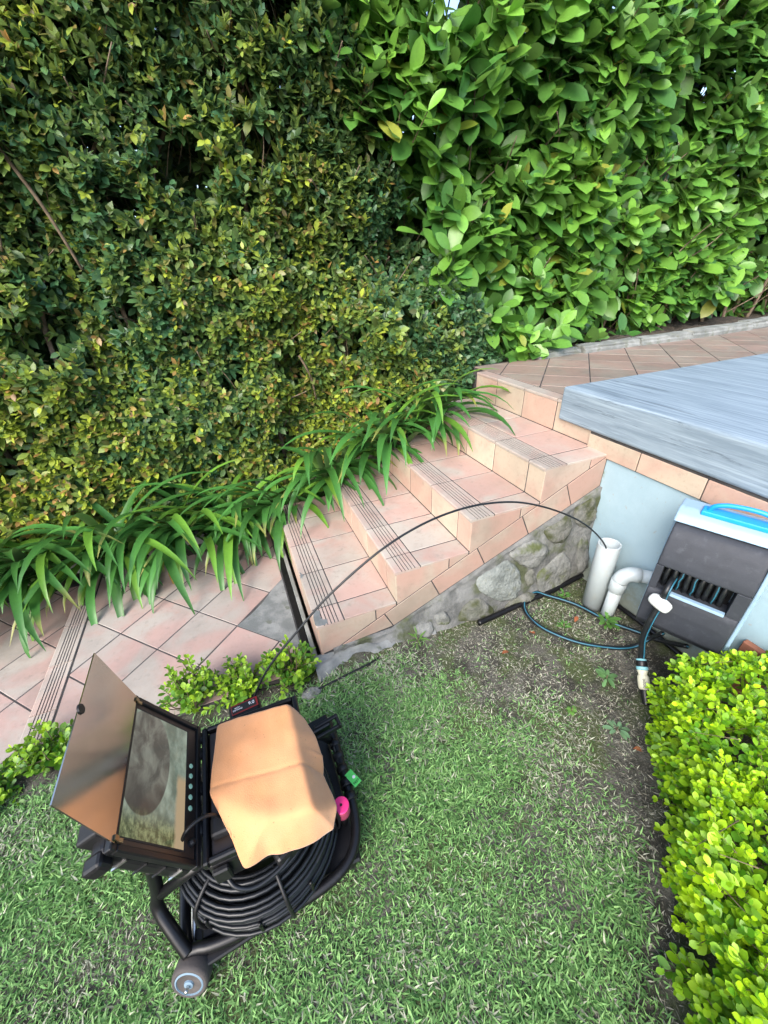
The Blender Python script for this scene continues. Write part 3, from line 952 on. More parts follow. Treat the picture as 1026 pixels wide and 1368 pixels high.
x_ = rng.uniform(.2, 8.2, n_); z_ = rng.uniform(1.15, 4.2, n_); ok = (x_ > hedge_edge(z_)) & ((z_ < 2.5) | (rng.random(n_) < np.clip(1 - (z_ - 2.5) * .55, .25, 1)))
x_, z_ = x_[ok], z_[ok]; n_ = len(x_)
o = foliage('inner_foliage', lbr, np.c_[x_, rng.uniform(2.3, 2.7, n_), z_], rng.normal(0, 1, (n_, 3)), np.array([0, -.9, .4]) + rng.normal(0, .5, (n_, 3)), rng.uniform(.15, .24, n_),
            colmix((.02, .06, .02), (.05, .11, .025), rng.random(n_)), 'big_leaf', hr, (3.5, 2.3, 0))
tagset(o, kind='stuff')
tw = []
for i in range(len(bp)):
    if i % 2: continue
    a = bp[i]; b = a - ax[i] / np.linalg.norm(ax[i]) * .32 + np.array([0, .08, -.10]) + rng.normal(0, .04, 3)
    tw.append(tube(catmull([a, (a + b) / 2 + rng.normal(0, .015, 3), b], 3), np.linspace(.003, .006, 7), 5))
tagset(part('twig', join(tw), 'twig', hr), kind='stuff')
for i in range(26):
    xx = 1.9 + i * .215 + random.uniform(-.07, .07)
    pts = [(xx, 2.10 + random.uniform(-.06, .12), .9)]
    for q in range(1, 6): pts.append((xx + random.uniform(-.15, .15) * q * .6 - .05 * q, 2.1 + random.uniform(-.14, .14), .9 + 3.0 * q / 5))
    c = catmull(pts, 6); part('trunk', tube(c, np.linspace(.020, .008, len(c)), 7), 'bark', hr, True)
    for q in range(4):
        j = random.randint(1, 14); a = c[j]
        e = a + np.array([random.uniform(-.3, .3), random.uniform(-.35, -.05), random.uniform(.1, .45)])
        part('branch', tube(catmull([a, (a + e) / 2 + rng.normal(0, .03, 3), e], 5), np.linspace(.009, .004, 11), 5), 'bark', hr, True)

# ================================================================== AGAPANTHUS
def strap(name, base, az, length, lift, droop, width, tint, parent, twist=0.):
    n = 11; P = [np.array(base, float)]
    el = lift
    step = length / n
    for i in range(n):
        el -= droop / n * (0.35 + 1.3 * i / n)
        el = max(el, -1.45)
        d = np.array([math.cos(az) * math.cos(el), math.sin(az) * math.cos(el), math.sin(el)])
        P.append(P[-1] + d * step); az += twist / n
    P = np.array(P); V, F = [], []
    T = np.gradient(P, axis=0); T /= np.linalg.norm(T, axis=1)[:, None]
    side = np.array([-math.sin(az), math.cos(az), 0])
    for i in range(n + 1):
        t = i / n
        w = width / 2 * (.75 + .35 * math.sin(math.pi * min(1, t * 1.1))) * (1 if t < .62 else max(.05, 1 - ((t - .62) / .38) ** 2.4))
        nn = np.cross(T[i], side); nn /= np.linalg.norm(nn) + 1e-9
        if nn[2] < 0: nn = -nn
        V += [P[i] - side * w + nn * w * .38, P[i], P[i] + side * w + nn * w * .38]
        if i: F += [(i * 3, i * 3 + 1, (i - 1) * 3 + 1, (i - 1) * 3), (i * 3 + 1, i * 3 + 2, (i - 1) * 3 + 2, (i - 1) * 3 + 1)]
    V = np.array(V)
    me = pymesh(name, V - P[0], F, 'strap_leaf', True)
    at = me.color_attributes.new('tint', 'FLOAT_COLOR', 'POINT')
    c = np.tile(np.append(tint, 1), (len(V), 1))
    tipc = np.array([.30, .26, .07, 1]) if random.random() < .18 else None
    if tipc is not None: c[-6:] = c[-6:] * .4 + tipc * .6
    at.data.foreach_set('color', c.astype(np.float32).ravel())
    return link(name, me, parent, P[0])

clumps = [(-2.02, 1.50, 'far left clump of strap leaves spilling over the lower path', 26, .62),
          (-1.58, 1.46, 'strap-leaf clump whose tips hang over the ribbed path step', 32, .66),
          (-1.12, 1.50, 'strap-leaf clump above the brown withered leaf on the path', 32, .64),
          (-.68, 1.54, 'middle strap-leaf clump behind the pale edging stones', 30, .60),
          (-.28, 1.55, 'strap-leaf clump beside the lowest step and the drain strip', 30, .58),
          (.12, 1.46, 'strap-leaf clump spilling over the lowest tread', 28, .54),
          (.52, 1.36, 'strap-leaf clump beside the second tread', 28, .52),
          (.90, 1.28, 'strap-leaf clump beside the third tread', 30, .54),
          (1.24, 1.26, 'topmost strap-leaf clump beside the fourth tread', 26, .50)]
for ci, (cx, cy, lab, nl, ln) in enumerate(clumps):
    z0 = float(np.clip(-.06 + .46 * cx + (.10 if cx > .3 else 0), -.06, .9))
    ag = thing('agapanthus_clump', (cx, cy, z0), 'green ' + lab, 'plant', 'agapanthus clumps beside the path and steps')
    for i in range(int(nl * 1.65)):
        fan = random.gauss(-math.pi / 2 - (.30 if cx < -.5 else 0), .85) if random.random() < .82 else random.uniform(0, 6.28)
        b = (cx + random.uniform(-.13, .13), cy + random.uniform(-.08, .08), z0 + random.uniform(0, .03))
        L = ln * random.uniform(.95, 1.75); lift = random.uniform(.55, 1.3)
        tint = np.array([.048, .155, .030]) * random.uniform(.7, 1.3)
        if random.random() < .2: tint = np.array([.11, .25, .03]) * random.uniform(.8, 1.1)
        strap('leaf', b, fan, L, lift, random.uniform(1.35, 2.3), random.uniform(.042, .060), tint, ag, random.uniform(-.5, .5))
    part('crown', lathe([(.07, 0), (.09, .03), (.06, .10), (.02, .14)], (cx, cy, z0 - .03), (0, 0, 1), 10), 'twig', ag, True)

# withered leaf
wl = strap('withered_leaf', (-.74, 1.28, .05), -1.9, .36, .3, 1.9, .02, np.array([.36, .17, .035]), None, .6)
tagset(wl, 'orange brown withered strap leaf lying on the path tiles', 'dead leaf')

# ================================================================== CLIPPED BOX HEDGE (lower right)
bh = thing('box_hedge', (.95, -1.4, -.05), 'low clipped box hedge of small lime green leaves at the lower right', 'hedge')
BA = np.array([1.27, -.83]); bu = np.array([-.735, -.678]); bw = np.array([.678, -.735])
xb = bumps(31, 12, 4, 16); xc = bumps(33, 12, 8, 26)
HT = .33
def box_surface(n, seed):
    r = np.random.default_rng(seed)
    s = r.uniform(-.75, 1.75, n); q = r.uniform(0, 1.42, n)
    pts, nor = [], []
    for s_, q_ in zip(s, q):
        if q_ < .38:                               # side facing the lawn
            zz = -.04 + q_ ; w_ = 0.; nrm = np.array([-bw[0], -bw[1], .15])
        else:
            w_ = q_ - .38; zz = HT; nrm = np.array([0, 0, 1.])
        s0 = -.62 * w_
        if s_ < s0: continue
        k = max(0, 1 - (w_ / .10)) if q_ >= .38 else max(0, 1 - (.38 - q_) / .10)     # rounded shoulder
        if q_ >= .38: zz -= .05 * k * k
        else: w_ += .035 * k * k
        if k > 0: nrm = nrm + k * (np.array([0, 0, .8]) if q_ < .38 else np.array([-bw[0], -bw[1], 0]) * .8)
        e = max(0, 1 - (s_ - s0) / .08)
        if q_ >= .38: zz -= .04 * e * e
        nrm = nrm / np.linalg.norm(nrm)
        p = np.array([*(BA + bu * s_ + bw * w_), zz])
        p = p + nrm * (.022 * xb(s_, q_) + .012 * xc(s_, q_))
        pts.append(p); nor.append(nrm)
    return np.array(pts), np.array(nor)
bp, nr = box_surface(6200, 5)
dep = np.where(rng.random(len(bp)) < .6, rng.uniform(0, .025, len(bp)), rng.uniform(.02, .11, len(bp)))
bp = bp - nr * dep[:, None]
ax = nr + rng.normal(0, .38, nr.shape) + np.array([-.15, .0, .25])
P, D, Nn, S, AGE, SH = shoots(bp, ax, (5, 9), .011, 25, 72, (.024, .039), .0, .6, 7, True)
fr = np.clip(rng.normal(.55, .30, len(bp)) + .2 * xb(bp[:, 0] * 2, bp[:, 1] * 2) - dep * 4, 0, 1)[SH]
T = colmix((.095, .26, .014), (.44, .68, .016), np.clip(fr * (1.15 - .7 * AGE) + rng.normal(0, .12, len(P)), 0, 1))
T = np.clip(T * rng.uniform(.8, 1.2, (len(P), 1)), .005, 1)
lbb = leaf_base(5, .62, .6, .15, .12, .62)
ids = pick_visible(P, 300, -np.linalg.norm(P - CAM, axis=1) * .35 - dep[SH] * 4 + S * 6)
rest = np.setdiff1d(np.arange(len(P)), ids)
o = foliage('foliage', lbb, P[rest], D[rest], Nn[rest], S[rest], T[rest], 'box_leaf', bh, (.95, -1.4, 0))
tagset(o, kind='stuff')
leaf_objects('leaf', lbb, ids, P, D, Nn, S, T, 'box_leaf', bh)
tw = []
for i in range(0, len(bp), 2):
    a = bp[i]; b = a - ax[i] / np.linalg.norm(ax[i]) * .13 + rng.normal(0, .012, 3)
    b[2] = max(b[2], -.05)
    tw.append(tube([a, b], [.0008, .0016], 4))
tagset(part('twig', join(tw), 'twig', bh), kind='stuff')

# ---- young box plants along the path edge
def young_box(x, y, h, spread, n, label, seed, zb=-.06):
    r = np.random.default_rng(seed)
    t = thing('young_box_plant', (x, y, zb), label, 'plant', 'young box plants between path and lawn')
    tips, axs, stems = [], [], []
    for i in range(n):
        a = r.uniform(0, 6.28); rr = spread * math.sqrt(r.random())
        hh = h * (1 - .55 * (rr / spread) ** 1.5) * r.uniform(.55, 1.1)
        tip = np.array([x + rr * math.cos(a), y + rr * math.sin(a) * .75, zb + hh])
        root = np.array([x + rr * .25 * math.cos(a), y + rr * .25 * math.sin(a), zb])
        mid = (tip + root) / 2 + np.array([math.cos(a), math.sin(a), 0]) * rr * .2
        stems.append(tube(catmull([root, mid, tip], 4), np.linspace(.0035, .0012, 9), 4))
        tips.append(tip); axs.append(tip - mid + r.normal(0, .02, 3))
        for q in range(3):
            f = r.uniform(.25, .8); bpt = root * (1 - f) + mid * f * .7 + tip * f * .3
            e = r.normal(0, 1, 3) * np.array([1, 1, .5]) * .05 + np.array([0, 0, .045])
            tips.append(bpt + e); axs.append(e)
            stems.append(tube([bpt, bpt + e], [.0018, .001], 4))
    P, D, Nn, S, AGE, SH = shoots(np.array(tips), np.array(axs), (6, 10), .010, 25, 70, (.028, .042), .0, .5, seed, True)
    f = np.clip(r.normal(.45, .3, len(tips)), 0, 1)[SH]
    T = colmix((.060, .18, .020), (.32, .50, .035), np.clip(f * (1.2 - AGE) + r.normal(0, .1, len(P)), 0, 1))
    ok = P[:, 2] > zb
    tagset(foliage('foliage', lbb, P[ok], D[ok], Nn[ok], S[ok], T[ok], 'box_leaf', t, (x, y, zb)), kind='stuff')
    tagset(part('stem', join(stems), 'twig', t), kind='stuff')
young_box(-.17, -.03, .27, .13, 22, 'bushy young box plant beside the drain strip', 61)
young_box(-.40, -.01, .20, .13, 20, 'young box plant right behind the orange cloth', 62)
young_box(-.62, .02, .32, .12, 18, 'leggy young box plant next to the monitor lid', 63)
young_box(-1.20, .00, .20, .12, 16, 'young box plant left of the metal sunshade flap', 64)
young_box(-1.40, -.09, .17, .15, 22, 'low young box plant at the left frame edge', 65, -.10)

# ================================================================== LAWN GRASS
gn = bumps(51, 14, 2, 9); gm = bumps(52, 14, 5, 24)
edge_pts = np.array([(-.3, .1), (.007, -.097), (.25, -.293), (.438, -.534), (.566, -.88), (.574, -1.226), (.524, -1.466), (.4, -2.2)])
def side_dist(x, y):
    """>0 on the bare side (towards wall and box hedge) of the lawn's edge"""
    best = np.full(x.shape, 1e9); sg = np.zeros(x.shape)
    for a, b in zip(edge_pts[:-1], edge_pts[1:]):
        e = b - a; L2 = e @ e
        t = np.clip(((x - a[0]) * e[0] + (y - a[1]) * e[1]) / L2, 0, 1)
        dx, dy = x - (a[0] + t * e[0]), y - (a[1] + t * e[1])
        d = np.hypot(dx, dy); s = np.sign(-(e[0] * (y - a[1]) - e[1] * (x - a[0]))) * -1
        m = d < best; best = np.where(m, d, best); sg = np.where(m, s, sg)
    return best * sg
def hedge_dist(x, y): return -((x - BA[0]) * bw[0] + (y - BA[1]) * bw[1])       # >0 on lawn side
NB_ = 420000
# denser where the camera looks closely
x = rng.uniform(-1.75, 1.66, NB_); y = rng.uniform(-2.1, -.02, NB_)
u, v, zc = proj(np.c_[x, y, np.full(NB_, -.04)])
inv = (zc > .2) & (u > -120) & (u < 1150) & (v > 600) & (v < 1500)
x, y = x[inv], y[inv]
sd_ = side_dist(x, y) + .07 * gn(x, y)
bare = np.clip(sd_ / .45, 0, 1)
pk = np.clip(1.0 - 1.0 * bare, .16, 1) * (np.clip(1.05 + .35 * gm(x, y), .25, 1) ** (1 + 1.2 * bare))
hdst = hedge_dist(x, y)
pk *= np.clip(hdst / .10, .0, 1)
pk *= np.where((y > -.17) & (x < -.02), np.clip((-.10 - y) / .09, .03, 1), 1)
pk *= np.where((y > -.10) & (x > -.02) & (x < .62), .10, 1)
ok = (rng.random(len(x)) < pk) & ~((x < -1.3) & (y > -.12))
x, y, bare = x[ok], y[ok], bare[ok]
n = len(x)
z = lawn_z(x, y) - .004
az = rng.uniform(0, 2 * np.pi, n); el = rng.uniform(.05, 1.1, n)
D = np.c_[np.cos(az) * np.cos(el), np.sin(az) * np.cos(el), np.sin(el)]
Nn = np.c_[np.zeros(n), np.zeros(n), np.ones(n)] + rng.normal(0, .35, (n, 3))
S = rng.uniform(.016, .039, n) * (1 - .30 * bare) * (1 + .18 * gn(x * 1.3, y * 1.3))
drytone = np.clip(bare * 1.5 + .34 * gn(x * 1.7, y * 1.7) + .15 * gm(x, y) + rng.normal(-.10, .32, n), 0, 1)
dry = rng.random(n) < (.04 + .62 * np.clip(drytone, 0, 1) ** 1.3)
T = colmix((.085, .205, .058), (.250, .430, .150), rng.random(n) ** 1.2)
T[dry] = colmix((.24, .26, .18), (.44, .45, .35), rng.random(dry.sum()))
T = T * rng.uniform(.75, 1.25, (n, 1))
gb = leaf_base(2, .15, .4, .3, .35, .7)
gr = foliage('grass', gb, np.c_[x, y, z], D, Nn, S, T, 'grass_blade', None, (0, -.8, -.05))
tagset(gr, 'short green lawn grass thinning to dry straw towards the wall', 'grass', kind='stuff')
# litter: dry clippings on the bare soil
n = 20000
x = rng.uniform(-.1, 1.66, n); y = rng.uniform(-1.7, -.07, n)
ok = (side_dist(x, y) > -.12 + .1 * rng.random(n)) & (hedge_dist(x, y) > -.05) & (gm(x, y) > -.5)
x, y = x[ok], y[ok]; n = len(x)
az = rng.uniform(0, 6.28, n); el = rng.uniform(-.1, .35, n)
D = np.c_[np.cos(az) * np.cos(el), np.sin(az) * np.cos(el), np.sin(el)]
Nn = np.tile([0, 0, 1.], (n, 1)) + rng.normal(0, .3, (n, 3))
T = colmix((.12, .11, .08), (.46, .44, .36), rng.random(n) ** 1.3)
li = foliage('straw_litter', leaf_base(2, .15, .5, .1, .1), np.c_[x, y, lawn_z(x, y) + .001], D, Nn, rng.uniform(.008, .026, n), T, 'dry_leaf', None, (.7, -.6, -.05))
tagset(li, 'scattered straw clippings on the bare soil', 'straw', kind='stuff')

# weeds
def weed(x, y, n, L, label, seed, tint=(.10, .24, .05), up=.5, w=.30):
    r = np.random.default_rng(seed)
    t = thing('weed', (x, y, -.05), label, 'weed', 'weeds on the bare soil')
    base = leaf_base(5, w * 1.5, .55, .2, .25, .75); n = int(n * 1.5); L = L * .56
    for i in range(n):
        az = i * 2.4 + r.uniform(-.4, .4); el = r.uniform(.1, 1.0) * up * 1.4
        D = np.array([[math.cos(az) * math.cos(el), math.sin(az) * math.cos(el), math.sin(el)]])
        P = np.array([[x, y, -.045 + .012 * (i % 3)]]) + D * r.uniform(.0, .35) * L
        foliage('leaf', base, P, D, np.array([[0, 0, 1.]]), np.array([L * r.uniform(.6, 1.1)]), np.array([tint]) * r.uniform(.75, 1.25), 'box_leaf', t, P[0])
    part('stem', tube([(x, y, -.06), (x, y, -.01)], [.003, .002], 5), 'twig', t)
weed(1.50, -.40, 14, .10, 'leafy green weed at the foot of the elbow pipe', 71, up=.9)
weed(1.44, -.15, 9, .06, 'small weed between the stone wall and the hose loop', 72)
weed(1.22, -.66, 10, .085, 'pale green weed between bare soil and box hedge', 73, (.13, .26, .10))
weed(1.06, -.86, 8, .075, 'flat weed by the edge of the box hedge', 74, (.14, .25, .13), .25)
weed(1.27, -.33, 8, .06, 'tiny weed inside the garden hose loop', 75)
weed(.50, -.09, 10, .11, 'grassy tuft at the foot of the step side', 76, (.12, .25, .05), .6, .10)
weed(.95, -.72, 7, .045, 'low round-leaved weed in the dry lawn edge', 77, (.12, .25, .05), .3, .6)

# fallen leaves
for i, (px, py, lab) in enumerate([(1.08, -.28, 'reddish dead leaf on the soil near the hose loop'), (.86, -.34, 'small brown dead leaf on mossy soil below the steps'),
                                   (1.06, -.94, 'curled tan dead leaf beside the box hedge'), (1.40, -.30, 'brown dead leaf inside the hose loop')]):
    az = random.uniform(0, 6.28)
    o = foliage('fallen_leaf', leaf_base(4, .5, .5, .4, .3), np.array([[px, py, -.040]]), np.array([[math.cos(az), math.sin(az), .1]]), np.array([[.1, .1, 1.]]),
                np.array([.045]), np.array([[.26, .09, .04]]) * (1 if i != 2 else 1.3), 'dry_leaf', None, (px, py, -.04))
    tagset(o, lab, 'dead leaf', 'fallen leaves on the soil')
lump = thing('stone_lump', (-.10, -.16, -.05), 'flat grey stone lump at the lawn corner behind the orange cloth', 'stone')
bm = bmesh.new(); bmesh.ops.create_icosphere(bm, subdivisions=3, radius=1)
for v_ in bm.verts: v_.co = Vector((v_.co.x * .045, v_.co.y * .03, v_.co.z * .014)) * (1 + .12 * random.random())
V, F = bm_out(bm); part('stone', (V + np.array([-.10, -.16, -.048]), F), 'grey_stone', lump, True)
bk = part('brown_board', box((1.664, -.945, .10), (.03, .13, .32), .004), 'brick_red')
tagset(bk, 'short red-brown board leaning on the wall right of the hose box', 'board')

# black edging strip and irrigation tube
es = part('lawn_edging', tube(catmull([(-.09, -.16, -.045), (.06, -.14, -.042), (.22, -.12, -.040), (.30, -.09, -.052)], 6), .0055, 6), 'black_plastic', smooth=True)
tagset(es, 'dark plastic lawn edging strip beneath the lowest step', 'edging')
it = part('irrigation_tube', tube(catmull([(.86, -.125, -.03), (1.0, -.112, -.034), (1.15, -.102, -.03), (1.4, -.085, -.032), (1.60, -.062, -.028), (1.675, -.05, -.03)], 8), .016, 8), 'black_tube', smooth=True)
tagset(it, 'black irrigation tube along the foot of the stone wall', 'tube')
it2 = part('irrigation_tube', tube(catmull([(1.668, -.20, -.03), (1.662, -.34, -.034), (1.664, -.5, -.03), (1.655, -.8, -.034)], 8), .013, 8), 'black_tube', smooth=True)
tagset(it2, 'black tube along the white wall behind the pipes', 'tube')

# ================================================================== WHITE PIPES
p1 = thing('drain_pipe', (1.555, -.255, -.06), 'wide open white plastic pipe standing at the corner of the walls', 'pipe')
V, F = lathe([(.056, 0), (.056, .455), (.0555, .458), (.049, .458), (.0485, .455), (.0485, .12)], (1.555, -.255, -.07), (-.012, .01, 1), 36)
part('pipe', (V, F), 'pvc', p1, True)
p2 = thing('elbow_pipe', (1.555, -.355, -.06), 'white elbow pipe bending from the soil into the white wall', 'pipe')
part('riser', lathe([(.033, 0), (.033, .26)], (1.555, -.355, -.08), (0, -.02, 1), 24), 'pvc', p2, True)
part('socket', lathe([(.036, 0), (.040, .003), (.040, .075), (.036, .079)], (1.555, -.359, .145), (0, -.02, 1), 24), 'pvc', p2, True)
el = []
for a in np.linspace(0, math.pi / 2, 9): el.append((1.555 + .055 * (1 - math.cos(a)) * .75, -.362 - .055 * (1 - math.cos(a)) * .66, .215 + .055 * math.sin(a)))
el += [(el[-1][0] + .02, el[-1][1] - .018, el[-1][2])]
part('elbow', tube(el, .039, 20), 'pvc', p2, True)
a = np.array(el[-1]); part('branch', tube([a, a + np.array([.12, -.11, 0])], .034, 20), 'pvc', p2, True)

# ================================================================== HOSE BOX
hx = thing('hose_box', (1.60, -.72, .19), 'grey wall-mounted hose box with pale shell and bright blue handle', 'hose reel')
E1 = np.array([.40, -.9165, 0]); NBK = np.array([.9165, .40, 0]); HO = np.array([1.445, -.735, 0])
def HL(a, q, z): return HO + E1 * a + NBK * q + np.array([0, 0, z])
def prof_body(prof, a0, a1, bev, seg=3):
    bm = bmesh.new(); A = [bm.verts.new(HL(a0, *p)) for p in prof]; B = [bm.verts.new(HL(a1, *p)) for p in prof]
    n = len(prof); bm.faces.new(A); bm.faces.new(B[::-1])
    for i in range(n): bm.faces.new((A[i], B[i], B[(i + 1) % n], A[(i + 1) % n]))
    bmesh.ops.recalc_face_normals(bm, faces=bm.faces[:])
    if bev: bmesh.ops.bevel(bm, geom=bm.edges[:], offset=bev, segments=seg, affect='EDGES', profile=.6, clamp_overlap=True)
    bmesh.ops.recalc_face_normals(bm, faces=bm.faces[:])
    return bm_out(bm)
W2 = .158
cowl = [(.070, .735), (.048, .722), (.026, .690), (.006, .640), (-.006, .595), (-.010, .560), (.030, .548), (.10, .60), (.10, .735)]
low = [(-.004, .440), (-.012, .42), (-.016, .36), (-.004, .25), (.03, .205), (.10, .20), (.10, .44)]
part('front_cowl', prof_body(cowl, -W2, W2, .020, 4), 'reel_grey', hx)
part('front_panel', prof_body(low, -W2, W2, .012), 'reel_grey', hx)
chk = [(-.010, .5605), (-.006, .4395), (.10, .4395), (.10, .5605)]
part('cheek', prof_body(chk, -W2, -W2 + .028, .003), 'reel_grey', hx)
part('cheek', prof_body(chk, W2 - .045, W2, .003), 'reel_grey', hx)
part('slot_lip', prof_body([(-.020, .452), (-.022, .440), (-.002, .438), (.0, .452)], -.075, .11, .002), 'reel_light', hx)
shell = [(.060, .742), (.085, .772), (.12, .790), (.19, .795), (.215, .77), (.215, .21), (.19, .195), (.11, .195), (.098, .21), (.098, .738)]
part('shell', prof_body(shell, -W2 - .010, W2 + .010, .008), 'reel_light', hx)
part('side_panel', prof_body([(.02, .68), (-.0, .58), (.0, .30), (.03, .22), (.2, .22), (.2, .74), (.06, .74)], W2 + .001, W2 + .016, .006), 'reel_light', hx)
part('drum', prof_body([(.07, .40), (.07, .60), (.096, .60), (.096, .40)], -W2 + .03, W2 - .05, 0), 'black_plastic', hx)
for i in range(9):
    a = -W2 + .045 + i * .0245
    arc = [HL(a + random.uniform(-.003, .003), .075 - .05 * math.cos(t), .50 + .075 * math.sin(t)) for t in np.linspace(-1.3, 1.3, 9)]
    o = part('hose_winding', tube(arc, .0095, 8), 'hose_black', hx, True)
    if i in (4, 7, 2):
        part('stripe', tube([p - NBK * .0085 + E1 * .002 for p in arc], .0028, 5), 'hose_blue', o, True)
hp = catmull([HL(-.075, .13, .785), HL(-.062, .12, .822), HL(-.01, .12, .842), HL(.08, .12, .845), HL(.14, .12, .822), HL(.150, .13, .785)], 8)
part('handle', tube(hp, .0095, 12, flat=1.0), 'handle_blue', hx, True)
part('handle_plate', prof_body([(.10, .780), (.10, .800), (.155, .803), (.155, .783)], -.095, .165, .006), 'handle_blue', hx)
for a in (.03,):
    part('seam', prof_body([(.066, .7455), (.118, .7915), (.122, .7905), (.070, .7435)], a, a + .0025, 0), 'reel_grey', hx)
part('wall_bracket', span(1.655, 1.688, -.75, -.60, .30, .66, .004), 'reel_grey', hx)

# hose hanging out of the box, with its stop and connector
hh = thing('garden_hose', (1.36, -.68, .05), 'black hose end with blue stripe hanging from the hose box slot', 'hose')
pth = catmull([HL(-.085, .05, .50), HL(-.088, .0, .495), HL(-.09, -.035, .465), (1.375, -.666, .40), (1.352, -.668, .30), (1.345, -.672, .20), (1.350, -.690, .115), (1.345, -.700, .085)], 8)
part('hose', tube(pth, .0125, 12), 'hose_black', hh, True)
part('stripe', tube(pth + np.array([.001, -.0118, .004]) * 1.0, .0034, 6), 'hose_blue', hh, True)
sc = np.array([1.366, -.669, .405]); sx = E1 * .8 + np.array([-.3, -.2, -.1]); sx /= np.linalg.norm(sx)
part('hose_stop', lathe([(.004, -.044), (.018, -.042), (.024, -.034), (.027, -.02), (.028, .0), (.027, .02), (.024, .034), (.018, .042), (.004, .044)], sc, sx, 20), 'stop_white', hh, True)
c0 = np.array([1.345, -.700, .092]); c1 = np.array([1.272, -.828, -.036]); cd = (c1 - c0) / np.linalg.norm(c1 - c0); cl_ = np.linalg.norm(c1 - c0)
k = cl_ / .20
part('collar_ring', lathe([(.017, 0), (.021, .003 * k), (.021, .010 * k), (.0225, .011 * k)], c0, cd, 24), 'aqua_plastic', hh, True)
part('collar', lathe([(.0225, .009 * k), (.0235, .012 * k), (.0235, .034 * k), (.0225, .036 * k)], c0, cd, 24), 'black_plastic', hh, True)
part('collar_ring', lathe([(.0235, .035 * k), (.0245, .038 * k), (.0235, .048 * k), (.021, .051 * k)], c0, cd, 24), 'aqua_plastic', hh, True)
cn = part('connector', lathe([(.021, .050 * k), (.023, .054 * k), (.018, .066 * k), (.018, .072 * k), (.023, .080 * k), (.024, .095 * k), (.0235, .125 * k), (.020, .135 * k)], c0, cd, 24), 'cream_plastic', hh, True)
part('nozzle', lathe([(.019, .134 * k), (.018, .140 * k), (.0165, .17 * k), (.014, .198 * k), (.010, .20 * k)], c0, cd, 14), 'black_plastic', hh, False)

def text_mesh(name, body, size, origin, xdir, ydir, mat, parent, thick=.0004):
    cu = bpy.data.curves.new(name, 'FONT'); cu.body = body; cu.size = size; cu.extrude = thick
    cu.align_x = 'CENTER'; cu.align_y = 'CENTER'
    tmp = bpy.data.objects.new(name, cu); col.objects.link(tmp)
    dg = bpy.context.evaluated_depsgraph_get()
    me = bpy.data.meshes.new_from_object(tmp.evaluated_get(dg))
    bpy.data.objects.remove(tmp)
    xd = np.array(xdir, float); xd /= np.linalg.norm(xd); yd = np.array(ydir, float); yd -= xd * (yd @ xd); yd /= np.linalg.norm(yd)
    zd = np.cross(xd, yd); o_ = np.array(origin, float)
    M = Matrix([[xd[0], yd[0], zd[0], 0], [xd[1], yd[1], zd[1], 0], [xd[2], yd[2], zd[2], 0], [0, 0, 0, 1]])
    me.transform(M); me.materials.clear(); me.materials.append(MATS[mat])
    return link(name, me, parent, o_)
tocam = CAM - (c0 + cd * .108 * k); tocam -= cd * (tocam @ cd); tocam /= np.linalg.norm(tocam)
text_mesh('lettering', 'pope', .020, c0 + cd * .108 * k + tocam * .0243, -cd, np.cross(tocam, -cd), 'black_mark', cn)

# loop of hose lying on the soil
gl = thing('hose_loop', (1.38, -.32, -.05), 'loop of black and blue garden hose lying on the bare soil', 'hose')
lp = catmull([(1.56, -.64, .10), (1.552, -.60, .02), (1.50, -.578, -.034), (1.401, -.542, -.038), (1.257, -.436, -.038), (1.161, -.293, -.036), (1.152, -.165, -.034), (1.205, -.085, -.018), (1.29, -.068, -.012),
              (1.349, -.105, -.028), (1.455, -.225, -.038), (1.520, -.40, -.036), (1.590, -.506, -.036), (1.640, -.60, -.03), (1.645, -.72, .05)], 8)
part('hose', tube(lp, .0115, 10), 'hose_black', gl, True)
part('stripe', tube(lp + np.array([-.003, -.007, .0072]), .0040, 6), 'hose_blue', gl, True)

# ================================================================== DRAIN CAMERA REEL
rl = thing('camera_reel', (-.38, -.68, -.05), 'black drain inspection camera reel with open monitor case standing on the lawn', 'inspection reel')
GZ = -.045
# base frame of rounded tube
bf = catmull([(-.575, -.885, .045), (-.42, -.900, .045), (-.24, -.898, .050), (-.125, -.865, .055), (-.072, -.775, .06), (-.066, -.60, .065), (-.066, -.44, .065), (-.10, -.395, .06), (-.35, -.39, .05), (-.58, -.40, .045), (-.615, -.45, .045), (-.615, -.83, .045)], 7, True)
part('base_frame', tube(bf, .0165, 12, True), 'black_tube', rl, True)
for i, yv in enumerate(np.linspace(-.70, -.45, 6)):
    part('tube_ridge', lathe([(.0165, -.014), (.0215, -.010), (.0215, .010), (.0165, .014)], (-.066, yv, .065), (0, 1, 0), 14), 'black_rubber', rl, True)
part('tray', span(-.575, -.085, -.87, -.41, .015, .032, .006), 'black_plastic', rl)
for (x_, y_) in ((-.54, -.46), (-.12, -.46), (-.12, -.84)):
    part('foot', lathe([(.02, 0), (.024, .01), (.022, .07)], (x_, y_, GZ), (0, 0, 1), 12), 'black_rubber', rl)
part('drum', lathe([(.11, 0), (.115, .01), (.115, .28), (.10, .285)], (-.365, -.69, .03), (0, 0, 1), 32), 'black_plastic', rl, True)
for i in range(10):
    a = i * 2 * math.pi / 10 + .2
    d_ = np.array([math.cos(a), math.sin(a), 0]); c_ = np.array([-.365, -.69, 0])
    arm = [c_ + d_ * .10 + np.array([0, 0, .05]), c_ + d_ * .215 + np.array([0, 0, .055]), c_ + d_ * .245 + np.array([0, 0, .10]), c_ + d_ * .246 + np.array([0, 0, .16])]
    part('cage_arm', tube(catmull(arm, 4), .005, 6), 'black_tube', rl, True)
